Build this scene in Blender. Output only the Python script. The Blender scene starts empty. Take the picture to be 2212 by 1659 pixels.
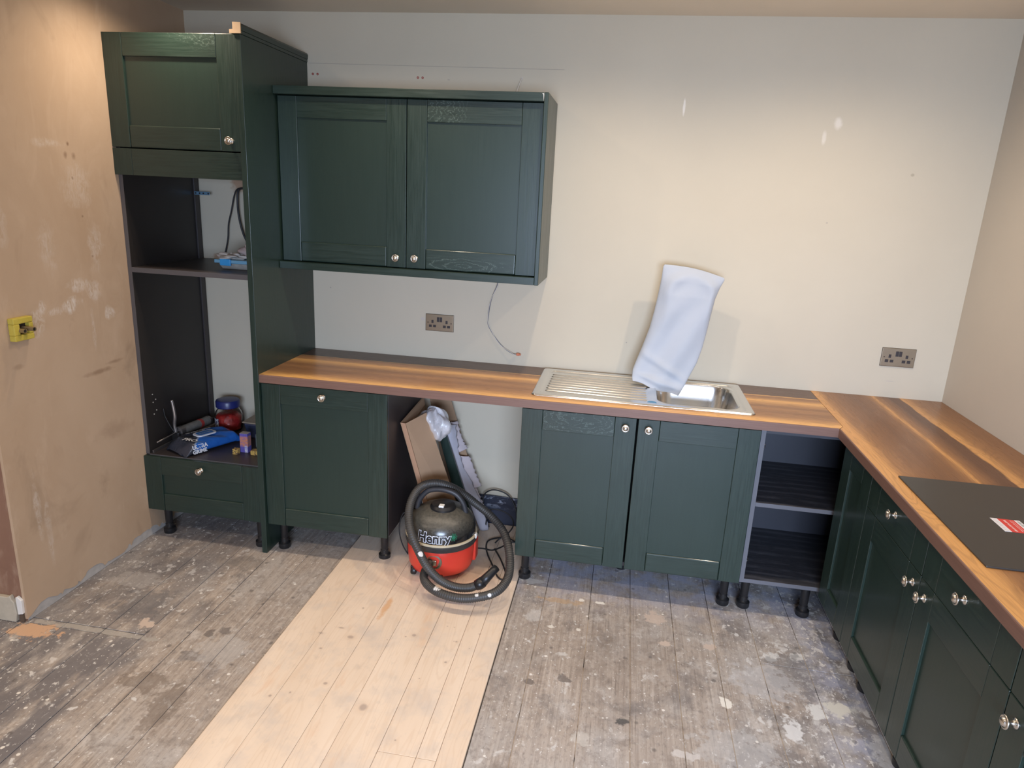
import bpy, bmesh, math, random
from mathutils import Vector, Matrix
random.seed(7)
PI = math.pi
C = bpy.context.scene.collection
S = bpy.context.scene

# ------------------------------------------------------------------ camera
cam_d = bpy.data.cameras.new('camera'); cam = bpy.data.objects.new('camera', cam_d); C.objects.link(cam)
yaw, pit, roll, foc = -0.15227, -0.26826, 0.04943, 1483.355
fw = Vector((math.sin(yaw)*math.cos(pit), math.cos(yaw)*math.cos(pit), math.sin(pit)))
r0 = Vector((math.cos(yaw), -math.sin(yaw), 0)); u0 = r0.cross(fw)
r1 = r0*math.cos(roll)+u0*math.sin(roll); u1 = -r0*math.sin(roll)+u0*math.cos(roll)
M = Matrix((r1, u1, -fw)).transposed().to_4x4(); M.translation = Vector((1.58757, -3.37182, 1.73361))
cam.matrix_world = M
cam_d.sensor_fit = 'HORIZONTAL'; cam_d.sensor_width = 36; cam_d.lens = foc/2212*36
cam_d.clip_start = 0.02; cam_d.clip_end = 50
S.camera = cam

# ------------------------------------------------------------------ world, lights, exposure
S.view_settings.view_transform = 'Standard'; S.view_settings.look = 'None'
S.view_settings.gamma = 1; S.view_settings.use_curve_mapping = False
S.view_settings.exposure = -0.10
w = bpy.data.worlds.new('world'); S.world = w; w.use_nodes = True
w.node_tree.nodes['Background'].inputs[0].default_value = (0.55, 0.72, 1.0, 1)
w.node_tree.nodes['Background'].inputs[1].default_value = 0.6

def spot(x, y, e, size=158, col=(1.0, 0.825, 0.64)):
    l = bpy.data.lights.new('downlight_or_fill', 'SPOT'); l.energy = e; l.color = col
    l.spot_size = math.radians(size); l.spot_blend = 1.0; l.shadow_soft_size = 0.022
    o = bpy.data.objects.new('downlight_or_fill', l); C.objects.link(o); o.location = (x, y, 2.505)
    return o
ROW1, ROW2 = -0.80, -2.55
for x, e1, e2 in ((-0.28, 28, 26), (0.58, 31, 24), (1.43, 38, 29), (2.38, 47, 25)):
    spot(x, -0.70 if x < 0 else ROW1, e1); spot(x, ROW2, e2, 128); spot(x, -4.3, 16, 128)
spot(-1.75, ROW2, 115, 150); spot(-1.75, -4.3, 30, 150)  # added fill spots out of view, brightening the right run's fronts
wl = bpy.data.lights.new('window_daylight', 'AREA'); wl.shape = 'RECTANGLE'; wl.size = 1.9; wl.size_y = 1.2
wl.energy = 96; wl.color = (0.60, 0.74, 1.0); wl.spread = math.radians(95)
wo = bpy.data.objects.new('window_daylight', wl); C.objects.link(wo); wo.location = (2.0, -5.36, 1.35)
wo.rotation_euler = (math.radians(73), 0, 0)      # faces +y and down, as sky light does

# ------------------------------------------------------------------ node materials
class NM:
    def __init__(s, name, rough=0.5, metal=0.0, spec=0.5):
        s.m = bpy.data.materials.new(name); s.m.use_nodes = True; s.t = s.m.node_tree
        s.b = s.t.nodes['Principled BSDF']
        s.b.inputs['Roughness'].default_value = rough; s.b.inputs['Metallic'].default_value = metal
        s.b.inputs['Specular IOR Level'].default_value = spec
        s._co = None
    def n(s, typ, **kw):
        x = s.t.nodes.new(typ)
        for k, v in kw.items(): setattr(x, k, v)
        return x
    def l(s, a, b): s.t.links.new(a, b)
    def put(s, sock, v):
        if hasattr(v, 'is_output'): s.l(v, sock)
        elif isinstance(v, (tuple, list)) and len(v) == 3 and sock.type == 'RGBA': sock.default_value = (*v, 1)
        else: sock.default_value = v
    @property
    def co(s):
        if s._co is None: s._co = s.n('ShaderNodeTexCoord').outputs['Object']
        return s._co
    def mapn(s, scale=(1, 1, 1), loc=(0, 0, 0), vec=None):
        m = s.n('ShaderNodeMapping'); s.l(vec or s.co, m.inputs[0])
        m.inputs['Scale'].default_value = scale; m.inputs['Location'].default_value = loc
        return m.outputs[0]
    def noise(s, vec, scale=1, detail=4, rough=0.55, dist=0.0):
        x = s.n('ShaderNodeTexNoise'); s.l(vec, x.inputs['Vector'])
        x.inputs['Scale'].default_value = scale; x.inputs['Detail'].default_value = detail
        x.inputs['Roughness'].default_value = rough; x.inputs['Distortion'].default_value = dist
        return x.outputs['Fac']
    def vor(s, vec, scale=1, feature='F1', out='Distance', rnd=1.0):
        x = s.n('ShaderNodeTexVoronoi', feature=feature); s.l(vec, x.inputs['Vector'])
        x.inputs['Scale'].default_value = scale; x.inputs['Randomness'].default_value = rnd
        return x.outputs[out]
    def ramp(s, fac, stops, interp='LINEAR'):
        x = s.n('ShaderNodeValToRGB'); s.l(fac, x.inputs[0]); r = x.color_ramp; r.interpolation = interp
        while len(r.elements) < len(stops): r.elements.new(0.5)
        for e, (p, c) in zip(r.elements, stops):
            e.position = p; e.color = (*c, 1) if isinstance(c, tuple) else (c, c, c, 1)
        return x.outputs[0]
    def mr(s, v, a, b, c=0.0, d=1.0, smooth=False):
        x = s.n('ShaderNodeMapRange'); s.put(x.inputs[0], v)
        for i, q in enumerate((a, b, c, d)): x.inputs[i+1].default_value = q
        if smooth: x.interpolation_type = 'SMOOTHSTEP'
        return x.outputs[0]
    def mix(s, f, a, b, mode='MIX'):
        x = s.n('ShaderNodeMix', data_type='RGBA', blend_type=mode)
        s.put(x.inputs[0], f); s.put(x.inputs[6], a); s.put(x.inputs[7], b)
        return x.outputs[2]
    def math(s, op, a, b=None, c=None, clamp=False):
        x = s.n('ShaderNodeMath', operation=op, use_clamp=clamp); s.put(x.inputs[0], a)
        if b is not None: s.put(x.inputs[1], b)
        if c is not None: s.put(x.inputs[2], c)
        return x.outputs[0]
    def sep(s, vec=None):
        x = s.n('ShaderNodeSeparateXYZ'); s.l(vec or s.co, x.inputs[0]); return x.outputs
    def color(s, c): s.put(s.b.inputs['Base Color'], c); return s
    def rough(s, r): s.put(s.b.inputs['Roughness'], r); return s
    def bump(s, h, strength=0.3, dist=0.002):
        x = s.n('ShaderNodeBump'); x.inputs['Strength'].default_value = strength
        x.inputs['Distance'].default_value = dist; s.l(h, x.inputs['Height']); s.l(x.outputs[0], s.b.inputs['Normal'])
        return s
    def blob(s, p, r, axes='xy', wob=0.35, soft=0.25, nscale=18, seed=0):
        """mask (0..1) of an irregular stain round p (two coordinates) with radii r"""
        o = s.sep(); i = ['xyz'.index(a) for a in axes]
        dx = s.math('DIVIDE', s.math('SUBTRACT', o[i[0]], p[0]), r[0])
        dy = s.math('DIVIDE', s.math('SUBTRACT', o[i[1]], p[1]), r[1])
        d = s.math('SQRT', s.math('ADD', s.math('MULTIPLY', dx, dx), s.math('MULTIPLY', dy, dy)))
        nz = s.noise(s.mapn(loc=(seed, seed*1.7, 0)), nscale, 5, 0.6)
        d = s.math('ADD', d, s.mr(nz, 0.25, 0.75, -wob, wob))
        return s.mr(d, 1.0, 1.0-soft, 0, 1)

def simple(name, col, rough=0.5, metal=0.0, spec=0.5, var=0.0, vs=12):
    m = NM(name, rough, metal, spec)
    if var: m.color(m.mix(m.noise(m.co, vs, 3), tuple(c*(1-var) for c in col), tuple(min(1, c*(1+var)) for c in col)))
    else: m.color(col)
    return m.m

def green(name, axis, rings=None, gk=1.0):
    m = NM(name, 0.36, 0, 0.5)
    sc = {'x': (4, 90, 90), 'y': (90, 4, 90), 'z': (90, 90, 4)}[axis]
    g = m.noise(m.mapn(sc), 1.6, 4, 0.6, 0.6)
    base = m.mix(m.mr(g, .35, .7, .5-.5*gk, .5+.5*gk), (0.0115, 0.0255, 0.0190), (0.018, 0.036, 0.027))
    sp = m.noise(m.co, 420, 2, 0.5)
    base = m.mix(m.mr(sp, .55, .8, 0, .25), base, (0.034, 0.055, 0.048))
    if rings:
        for (p, r, fr, ax) in rings:
            o = m.sep(); i = ['xyz'.index(a) for a in ax]
            nz = m.math('MULTIPLY', m.math('SUBTRACT', m.noise(m.co, 14, 3), .5), .5)
            dx = m.math('DIVIDE', m.math('SUBTRACT', o[i[0]], p[0]), r[0])
            dy = m.math('DIVIDE', m.math('SUBTRACT', o[i[1]], p[1]), r[1])
            d = m.math('ADD', m.math('SQRT', m.math('ADD', m.math('MULTIPLY', dx, dx), m.math('MULTIPLY', dy, dy))), nz)
            wv = m.math('SINE', m.math('MULTIPLY', m.math('ADD', d, m.math('MULTIPLY', m.noise(m.mapn((3, 3, 9)), 8, 3), .35)), fr))
            msk = m.math('MULTIPLY', m.mr(wv, .55, .95), m.math('MULTIPLY', m.mr(d, 1.0, .7), m.mr(m.noise(m.co, 300, 2), .42, .55)))
            base = m.mix(m.math('MULTIPLY', msk, .45), base, (0.13, 0.18, 0.155))  # pale ring lines: gloss highlights on the grain, put into the colour
    m.color(base); m.rough(m.mr(g, .3, .7, .395-.065*gk, .395+.065*gk)); m.bump(g, .25*gk, .0006)
    m.b.inputs['Coat Weight'].default_value = .18 if axis == 'z' else .30; m.b.inputs['Coat Roughness'].default_value = .13
    return m.m
G_V = green('green_paint_vertical_grain', 'z')
G_P = green('green_paint_flat_panel', 'z', None, .3)
G_H = green('green_paint_horizontal_grain', 'x')
G_Y = green('green_paint_side_run_grain', 'y')

def carcass_mat(name, a, b, rough=.5):
    m = NM(name, rough); m.color(m.mix(m.noise(m.co, 5, 4), a, b)); return m.m
DARK = carcass_mat('dark_brown_carcass_board', (0.020, 0.017, 0.016), (0.028, 0.024, 0.022), .45)
SIDE = carcass_mat('charcoal_carcass_side', (0.034, 0.028, 0.029), (0.045, 0.037, 0.037), .42)
EDGE = carcass_mat('grey_carcass_edging', (0.085, 0.075, 0.073), (0.10, 0.09, 0.088), .5)

def dusty():
    m = NM('dusty_anthracite_board', .55)
    o = m.sep(); dk = (0.030, 0.031, 0.038)
    wv = m.n('ShaderNodeTexWave', wave_type='BANDS', bands_direction='Y'); m.l(m.mapn((.35, 1, .35)), wv.inputs[0])
    wv.inputs['Scale'].default_value = 5; wv.inputs['Distortion'].default_value = 9; wv.inputs['Detail'].default_value = 3
    wv.inputs['Detail Scale'].default_value = .7
    d = m.math('MULTIPLY', m.mr(wv.outputs['Fac'], .5, 1, 0, .45), m.mr(m.noise(m.co, 7, 3), .35, .6))
    d = m.math('ADD', d, m.mr(m.noise(m.mapn((1, 9, 1)), 14, 5, .7), .52, .68, 0, .35))
    m.color(m.mix(d, dk, (0.12, 0.12, 0.135))); return m.m
DUSTY = dusty()
ANTH = carcass_mat('anthracite_board', (0.030, 0.031, 0.040), (0.038, 0.040, 0.052), .5)
ANTHE = carcass_mat('anthracite_edging', (0.11, 0.11, 0.125), (0.13, 0.13, 0.145), .5)

def walnut(name, along, stops, lo, hi, seed=0):
    """stripes run along one axis; stops = colours over the cross coordinate lo..hi"""
    m = NM(name, .30, 0, .33)
    cr = 'y' if along == 'x' else 'x'
    st = (1.2, 9, 1) if along == 'x' else (9, 1.2, 1)
    wob = m.math('MULTIPLY', m.math('SUBTRACT', m.noise(m.mapn(st, (seed, seed, 0)), 1.1, 3), .5), .030)
    wob2 = m.math('MULTIPLY', m.math('SUBTRACT', m.noise(m.mapn(st, (seed+4, 0, 0)), 4.5, 5, .65, .5), .5), .026)
    o = m.sep(); c = o['xyz'.index(cr)]
    f = m.mr(m.math('ADD', c, m.math('ADD', wob, wob2)), lo, hi)
    base = m.ramp(f, stops)
    # cathedral figure
    sc = (1.6, 12, 1) if along == 'x' else (12, 1.6, 1)
    n1 = m.noise(m.mapn(sc, (seed*2, 1, 0)), 1.0, 2, .5, .4)
    fig = m.math('SINE', m.math('MULTIPLY', n1, 95))
    base = m.mix(m.mr(fig, .3, 1, 0, .22), base, (0.12, 0.058, 0.030))
    fine = m.noise(m.mapn((5, 160, 1) if along == 'x' else (160, 5, 1)), 1.5, 4, .6)
    base = m.mix(m.mr(fine, .42, .75, 0, .28), base, (0.13, 0.065, 0.038))
    m.color(base); m.rough(m.mr(fine, .3, .7, .26, .36)); m.bump(fine, .1, .0004)
    return m.m
BR, BR2, GB, TAN, LT, MID = (0.19, 0.094, 0.050), (0.28, 0.140, 0.064), (0.115, 0.068, 0.050), (0.53, 0.280, 0.105), (0.82, 0.46, 0.155), (0.37, 0.190, 0.082)
WT_BACK = walnut('walnut_laminate_back_run', 'x', [(0, LT), (.055, LT), (.10, TAN), (.16, MID), (.27, BR2), (.35, MID), (.42, BR2), (.50, TAN), (.565, LT), (.60, TAN), (.63, MID), (.705, BR2), (.712, LT), (.722, LT), (.73, GB), (1.0, GB)], -.589, 0, 0)
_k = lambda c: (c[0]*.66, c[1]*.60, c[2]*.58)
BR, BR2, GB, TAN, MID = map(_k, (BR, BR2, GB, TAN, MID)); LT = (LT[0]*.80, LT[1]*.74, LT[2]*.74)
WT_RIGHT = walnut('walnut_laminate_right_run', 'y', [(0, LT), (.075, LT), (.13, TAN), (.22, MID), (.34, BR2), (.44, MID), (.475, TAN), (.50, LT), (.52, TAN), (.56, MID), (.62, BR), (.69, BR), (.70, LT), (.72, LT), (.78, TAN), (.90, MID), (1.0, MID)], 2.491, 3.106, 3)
def wtedge():
    m = NM('walnut_worktop_edging', .4)
    f = m.noise(m.mapn((8, 8, 160)), 1.2, 4); m.color(m.mix(f, (0.15, 0.08, 0.058), (0.23, 0.125, 0.092))); return m.m
WT_EDGE = wtedge()

KNOB = simple('brushed_nickel', (0.62, 0.58, 0.52), .28, 1.0)
BLACKP = simple('black_plastic', (0.012, 0.012, 0.013), .38)
BLACKR = simple('black_rubber_cable', (0.015, 0.015, 0.016), .5)

def steel():
    m = NM('brushed_stainless_steel', .24, 1.0)
    f = m.noise(m.mapn((3, 420, 3)), 1.0, 2); m.color(m.mix(f, (0.72, 0.71, 0.69), (0.82, 0.81, 0.79)))
    m.rough(m.mr(f, .3, .7, .19, .23)); return m.m
STEEL = steel()

def wallpaint(name, a, b):
    m = NM(name, .75, 0, .25)
    n = m.noise(m.co, 1.3, 5, .6); base = m.mix(m.mr(n, .3, .7), a, b)
    m.color(base); m.bump(m.noise(m.co, 160, 3), .10, .001); return m
def back_wall():
    m = wallpaint('cream_wall_paint', (0.545, 0.485, 0.375), (0.58, 0.52, 0.405))
    base = m.b.inputs['Base Color'].links[0].from_socket
    o = m.sep()
    # pencil line at the old cabinet height, small scuffs
    ln = m.math('MULTIPLY', m.mr(m.math('ABSOLUTE', m.math('SUBTRACT', o[2], m.mr(o[0], 0, 1.24, 2.297, 2.292))), .0016, .0008), m.mr(o[0], 1.245, 1.235))
    ln = m.math('MULTIPLY', ln, m.mr(o[0], 0, .01))
    base = m.mix(m.math('MULTIPLY', ln, .45), base, (0.2, 0.18, 0.17))
    for (x, z, rx, rz, c, k) in ((1.787, 2.152, .006, .045, (0.85, 0.80, 0.72), .7), (2.45, 2.10, .02, .03, (0.85, 0.80, 0.72), .5), (2.40, 2.04, .012, .035, (0.85, 0.80, 0.72), .4),
                             (1.63, 1.06, .004, .003, (.2, .18, .18), .6), (.093, 1.226, .004, .004, (.2, .18, .18), .6), (2.79, 1.90, .01, .008, (.30, .25, .18), .5), (2.86, .975, .028, .0018, (.4, .36, .36), .6),
                             (.59, 1.10, .014, .012, (.5, .45, .45), .5), (.70, 2.238, .008, .003, (.3, .27, .25), .5), (2.47, 1.68, .004, .004, (.3, .27, .25), .5)):
        base = m.mix(m.math('MULTIPLY', m.blob((x, z), (rx, rz), 'xz', .3, .5), k), base, c)
    # orange plaster smears behind the tall cabinet shelf
    for (x, z, rx, rz) in ((-.50, 1.345, .09, .022), (-.36, 1.72, .07, .06)):
        base = m.mix(m.math('MULTIPLY', m.blob((x, z), (rx, rz), 'xz', .5, .4), .7), base, (0.36, 0.19, 0.10))
    m.color(base); return m.m
WALL_B = back_wall()
WALL_R = wallpaint('cream_right_wall_paint', (0.53, 0.485, 0.42), (0.565, 0.52, 0.45)).m
CEIL = wallpaint('ceiling_paint', (0.72, 0.63, 0.50), (0.78, 0.68, 0.55)).m

def plaster(name, a, b, marks=True):
    m = NM(name, .62, 0, .3)
    n = m.noise(m.mapn((1, .8, .6)), 2.2, 6, .6, .5)
    base = m.mix(m.mr(n, .3, .7), a, b)
    n2 = m.noise(m.mapn((1, 1, .45), (3, 1, 2)), 5, 5, .65, 1.2)
    base = m.mix(m.mr(n2, .55, .75, 0, .45), base, (0.62, 0.47, 0.34))
    n3 = m.noise(m.mapn((1, 1.3, .8), (7, 1, 5)), 3.4, 4, .6, .6)
    base = m.mix(m.mr(n3, .58, .72, 0, .4), base, tuple(c*.62 for c in a))
    if marks:
        W = (0.68, 0.60, 0.52)
        for i, (y, z, ry, rz, k) in enumerate(((-1.085, 1.17, .035, .062, .85), (-1.05, 1.23, .02, .03, .6), (-.915, 1.215, .055, .035, .8), (-.99, 1.20, .045, .02, .55), (-.78, 1.26, .05, .05, .45), (-.86, 1.29, .06, .03, .6),
                                   (-.70, 1.15, .03, .035, .8), (-.93, 1.84, .12, .02, .35), (-.80, 1.70, .09, .10, .30), (-.74, 1.43, .05, .14, .35), (-.80, 1.08, .012, .10, .4), (-1.20, .42, .018, .16, .35),
                                   (-1.16, .33, .015, .2, .25), (-.99, 1.45, .05, .12, .3), (-1.18, 1.55, .03, .12, .25))):
            st = m.noise(m.mapn((1, 2.4, 1), (i, i*2, 0)), 24, 5, .7, 1.0)
            msk = m.math('MULTIPLY', m.blob((y, z), (ry, rz), 'yz', .55, .6, 12, i), m.mr(st, .38, .6))
            base = m.mix(m.math('MULTIPLY', msk, min(1, k*1.35)), base, W)
        D = (0.22, 0.13, 0.075)
        for i, (y, z, ry, rz, k) in enumerate(((-.825, 1.845, .008, .010, .8), (-.80, 1.80, .014, .022, .6), (-.842, 1.802, .010, .014, .6), (-.82, 1.715, .007, .009, .6), (-.80, .905, .11, .014, .55), (-.70, .93, .06, .010, .45), (-1.19, 1.02, .03, .012, .3),
                                   (-.79, 1.565, .007, .007, .6), (-.76, 1.40, .007, .006, .5), (-.74, .62, .14, .05, .25))):
            base = m.mix(m.math('MULTIPLY', m.blob((y, z), (ry, rz), 'yz', .4, .8, 20, i+30), k), base, D)
    m.color(base); m.bump(m.noise(m.co, 14, 5, .6), .25, .004)
    m.rough(m.mr(n2, .3, .7, .5, .72))
    return m.m
PLAS = plaster('pink_brown_plaster', (0.45, 0.315, 0.205), (0.53, 0.39, 0.27))
PLAS2 = plaster('dark_brown_plaster', (0.23, 0.125, 0.085), (0.29, 0.165, 0.11), False)  # darker brown than the left wall coat, without marks

def oldboard():
    m = NM('old_painted_floorboard', .62, 0, .3)
    oi = m.n('ShaderNodeObjectInfo'); rnd = oi.outputs['Random']
    o = m.sep()
    # long grain
    gr = m.noise(m.mapn((70, 2.2, 1)), 1.0, 5, .65, .25)
    gr2 = m.noise(m.mapn((190, 4, 1)), 1.0, 4, .6)
    base = m.mix(m.mr(gr, .3, .7), (0.31, 0.25, 0.205), (0.54, 0.465, 0.395))
    base = m.mix(m.mr(rnd, 0, 1, 0, .30), base, (0.30, 0.27, 0.245))
    base = m.mix(m.mr(gr2, .55, .72, 0, .60), base, (0.13, 0.10, 0.08))
    # broad grey paint film; lighter right and left
    side = m.math('ADD', m.mr(o[0], 1.95, 2.5, 0, .22), m.mr(o[0], .15, -.35, 0, .10))
    film = m.noise(m.mapn((1.5, 1, 1), (2, 5, 0)), 3.0, 7, .62, .6)
    base = m.mix(m.mr(m.math('ADD', film, side), .50, .70, 0, .62), base, (0.46, 0.44, 0.42))
    # dark grime patches
    gm = m.noise(m.mapn((1.3, 1, 1), (9, 2, 0)), 4.2, 7, .66, .5)
    base = m.mix(m.mr(m.math('ADD', gm, m.math('MULTIPLY', side, .55)), .54, .68, 0, .62), base, (0.15, 0.138, 0.138))
    gm2 = m.noise(m.mapn((1, 1, 1), (1, 12, 0)), 13, 6, .7)
    base = m.mix(m.mr(gm2, .52, .70, 0, .62), base, (0.18, 0.15, 0.13))
    base = m.mix(m.mr(m.noise(m.mapn((1.2, 1, 1), (21, 3, 0)), 7, 7, .72), .56, .68, 0, .6), base, (0.60, 0.56, 0.52))
    sp_ = m.noise(m.mapn((1.4, .8, 1), (4, 4, 0)), 55, 4, .7)
    base = m.mix(m.mr(sp_, .52, .70, 0, .5), base, (0.16, 0.14, 0.13))
    base = m.mix(m.mr(m.noise(m.mapn((1.4, .8, 1), (14, 4, 0)), 38, 4, .7), .56, .72, 0, .5), base, (0.55, 0.52, 0.48))
    wk = m.math('MULTIPLY', m.blob((1.62, -.98), (.36, .24), 'xy', .5, .9, 5, 3), m.mr(m.noise(m.co, 22, 6, .7), .35, .6))
    base = m.mix(m.math('MULTIPLY', wk, .55), base, (0.20, 0.15, 0.11))
    # slate coloured stain by the left wall, blue grey paint at the cabinet feet, cool shadow light mixed into its colour
    lft = m.math('MULTIPLY', m.mr(o[0], -.05, -.14), m.mr(m.noise(m.mapn((4, 1.2, 1)), 3, 5, .6), .36, .52))
    base = m.mix(m.math('MULTIPLY', lft, m.mr(o[1], -1.25, -1.36, .5, .85)), base, (0.155, 0.145, 0.15))
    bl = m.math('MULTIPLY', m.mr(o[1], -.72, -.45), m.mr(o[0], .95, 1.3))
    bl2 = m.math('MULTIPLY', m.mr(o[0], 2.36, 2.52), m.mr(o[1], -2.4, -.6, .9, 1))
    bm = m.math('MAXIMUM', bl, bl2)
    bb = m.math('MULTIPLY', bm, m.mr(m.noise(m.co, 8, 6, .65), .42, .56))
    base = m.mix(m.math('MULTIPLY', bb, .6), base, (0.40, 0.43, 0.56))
    # scrubbed flakes of pale paint
    for sc, lo, hi, k, sd in ((13, .635, .70, .65, 3), (30, .635, .68, .85, 6), (75, .65, .685, .85, 8)):
        fl = m.noise(m.mapn((1, .8, 1), (sd, sd, 0)), sc, 5, .62, .4)
        base = m.mix(m.math('MULTIPLY', m.mr(m.math('ADD', fl, m.math('MULTIPLY', side, .28)), lo, hi), k), base, (0.66, 0.64, 0.61))
    # drips
    v = m.vor(m.mapn(), 17); vn = m.noise(m.co, 3.1, 3)
    dr = m.math('MULTIPLY', m.mr(m.math('ADD', v, m.math('MULTIPLY', m.math('SUBTRACT', m.noise(m.co, 70, 2), .5), .10)), .115, .085), m.mr(vn, .44, .52))
    base = m.mix(dr, base, (0.74, 0.70, 0.64))
    v2 = m.vor(m.mapn(loc=(3, 3, 0)), 48)
    base = m.mix(m.math('MULTIPLY', m.mr(v2, .13, .09), m.mr(m.noise(m.co, 4, 3), .46, .55)), base, (0.70, 0.67, 0.63))
    v3 = m.vor(m.mapn(loc=(8, 1, 0)), 11)
    base = m.mix(m.math('MULTIPLY', m.mr(v3, .12, .07), .55), base, (0.10, 0.09, 0.085))
    P, WH, DK = (0.58, 0.47, 0.39), (0.78, 0.74, 0.66), (0.07, 0.07, 0.07)
    OR = (0.60, 0.38, 0.24)
    spots = ((2.086, -1.169, .020, .026, WH, 1), (2.491, -1.106, .045, .040, (.64, .62, .55), .95), (2.409, -1.148, .030, .035, (.70, .69, .66), .9), (2.305, -1.261, .028, .055, (.72, .71, .69), .85),
             (2.304, -.859, .035, .030, (.68, .67, .64), .8), (2.406, -.835, .028, .024, (.66, .65, .62), .8), (1.853, -.695, .042, .042, P, .8), (1.884, -.867, .024, .018, P, .9), (2.071, -.845, .024, .020, P, .9),
             (1.611, -.635, .024, .010, WH, .95), (1.53, -.63, .010, .012, WH, .95), (1.534, -.855, .010, .010, WH, .8), (1.418, -.86, .014, .012, WH, .8), (1.335, -.80, .03, .05, (.62, .60, .57), .5), (1.721, -1.347, .022, .018, DK, .85),
             (1.50, -1.17, .024, .02, (.13, .11, .10), .7), (1.37, -1.22, .024, .02, (.13, .11, .10), .7), (-.190, -1.222, .040, .026, P, .95), (-.575, -1.355, .100, .048, OR, .95), (-.35, -1.302, .30, .016, (.40, .37, .33), .8), (-.42, -.95, .10, .06, (.48, .45, .42), .5), (-.30, -1.10, .10, .10, (.15, .145, .15), .5), (.03, -1.52, .09, .05, (.19, .15, .12), .6), (.17, -1.62, .05, .12, (.20, .16, .13), .6), (.10, -1.36, .06, .03, (.16, .155, .16), .5), (.20, -1.30, .10, .09, (.50, .48, .46), .4), (-.05, -.70, .10, .05, (.20, .18, .16), .4), (2.37, -.95, .10, .12, (.17, .165, .17), .5), (2.25, -1.02, .12, .10, (.52, .51, .51), .5), (2.10, -1.40, .14, .10, (.54, .53, .52), .4), (2.60, -1.30, .05, .09, (.66, .66, .66), .6), (1.44, -.66, .10, .018, (.48, .33, .19), .6),
             (2.54, -1.45, .05, .06, (.66, .66, .66), .7), (1.30, -.53, .06, .02, (.68, .66, .62), .6), (.09, -1.22, .02, .02, (.14, .12, .11), .7), (.14, -1.19, .022, .022, (.16, .14, .13), .7), (1.58, -1.45, .03, .03, (.6, .57, .52), .5), (1.93, -1.45, .04, .02, (.66, .63, .60), .6))
    for i, (x, y, rx, ry, c, k) in enumerate(spots):
        base = m.mix(m.math('MULTIPLY', m.blob((x, y), (rx*1.1, ry*1.1), 'xy', .75, .25, 26, i), k), base, c)
    m.color(base)
    m.rough(m.mr(film, .4, .6, .6, .42))
    h = m.math('ADD', m.math('MULTIPLY', gr2, .6), gr)
    m.bump(h, .45, .0012)
    return m.m
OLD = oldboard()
def pine():
    m = NM('new_pine_board', .5, 0, .35)
    oi = m.n('ShaderNodeObjectInfo'); o = m.sep()
    cmb = m.n('ShaderNodeCombineXYZ'); m.l(m.math('ADD', o[0], m.math('MULTIPLY', oi.outputs['Random'], 3)), cmb.inputs[0]); m.l(o[1], cmb.inputs[1]); m.l(o[2], cmb.inputs[2])
    v = cmb.outputs[0]
    n1 = m.noise(m.mapn((9, .9, 1), vec=v), 1.0, 2, .5, .3)
    fig = m.math('SINE', m.math('MULTIPLY', n1, 110))
    base = m.mix(m.mr(m.noise(m.mapn((5, 1, 1), vec=v), 1.2, 4), .3, .7), (0.72, 0.57, 0.43), (0.81, 0.67, 0.53))
    base = m.mix(m.mr(fig, .55, 1, 0, .16), base, (0.56, 0.37, 0.22))
    base = m.mix(m.mr(m.noise(m.mapn((120, 4, 1)), 1, 3), .55, .75, 0, .18), base, (0.56, 0.42, 0.30))
    base = m.mix(m.mr(m.noise(m.mapn((1, 1, 1), (5, 5, 0)), 6, 5, .6), .50, .70, 0, .5), base, (0.52, 0.47, 0.43))
    base = m.mix(m.mr(m.noise(m.mapn((1.5, .8, 1), (9, 5, 0)), 22, 5, .65), .56, .74, 0, .35), base, (0.50, 0.42, 0.35))
    base = m.mix(m.mr(m.noise(m.mapn((2, .6, 1), (1, 4, 0)), 4, 4, .6), .62, .72, 0, .4), base, (0.70, 0.42, 0.24))
    for i, (x, y, rx, ry) in enumerate(((.835, -1.483, .024, .028), (.644, -1.128, .022, .017), (.885, -1.06, .015, .014), (.855, -1.075, .006, .006), (1.06, -1.06, .007, .007), (1.14, -.99, .006, .006), (1.05, -1.19, .009, .009), (.52, -1.13, .016, .008), (.585, -1.08, .02, .008), (.62, -.93, .007, .008),
                                (.70, -.97, .004, .004), (.56, -1.22, .009, .008), (.66, -1.40, .013, .012), (.50, -1.50, .01, .01), (.56, -1.47, .006, .008), (.99, -1.60, .006, .006), (.79, -1.11, .004, .004), (1.05, -1.06, .004, .004), (1.12, -1.09, .004, .004), (.98, -1.30, .005, .005), (1.00, -.97, .004, .004), (1.03, -.97, .004, .004))):
        base = m.mix(m.math('MULTIPLY', m.blob((x, y), (rx*1.6, ry*1.6), 'xy', .12, .95, 30, i), .30), base, (0.55, 0.38, 0.25))
        base = m.mix(m.math('MULTIPLY', m.blob((x, y), (rx*.72, ry*.72), 'xy', .10, .5, 30, i), .60), base, (0.33, 0.26, 0.23))
    base = m.mix(m.math('MULTIPLY', m.blob((.71, -.905), (.018, .085), 'xy', .5, .5, 20, 2), .7), base, (0.66, 0.36, 0.16))
    m.color(base); m.bump(m.noise(m.mapn((120, 4, 1)), 1, 3), .15, .0006); return m.m
PINE = pine()
gm_ = NM('dusty_joint_fill', .9, 0, .1); o_s = gm_.sep()
gk = gm_.math('MULTIPLY', gm_.mr(o_s[1], -.55, -.75), gm_.math('MULTIPLY', gm_.mr(o_s[0], 1.2, 1.4), gm_.mr(gm_.noise(gm_.mapn((1, 3, 1)), 3, 4), .36, .5)))
gm_.color(gm_.mix(gk, (0.03, 0.025, 0.022), (0.52, 0.41, 0.30))); GAPM = gm_.m

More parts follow.
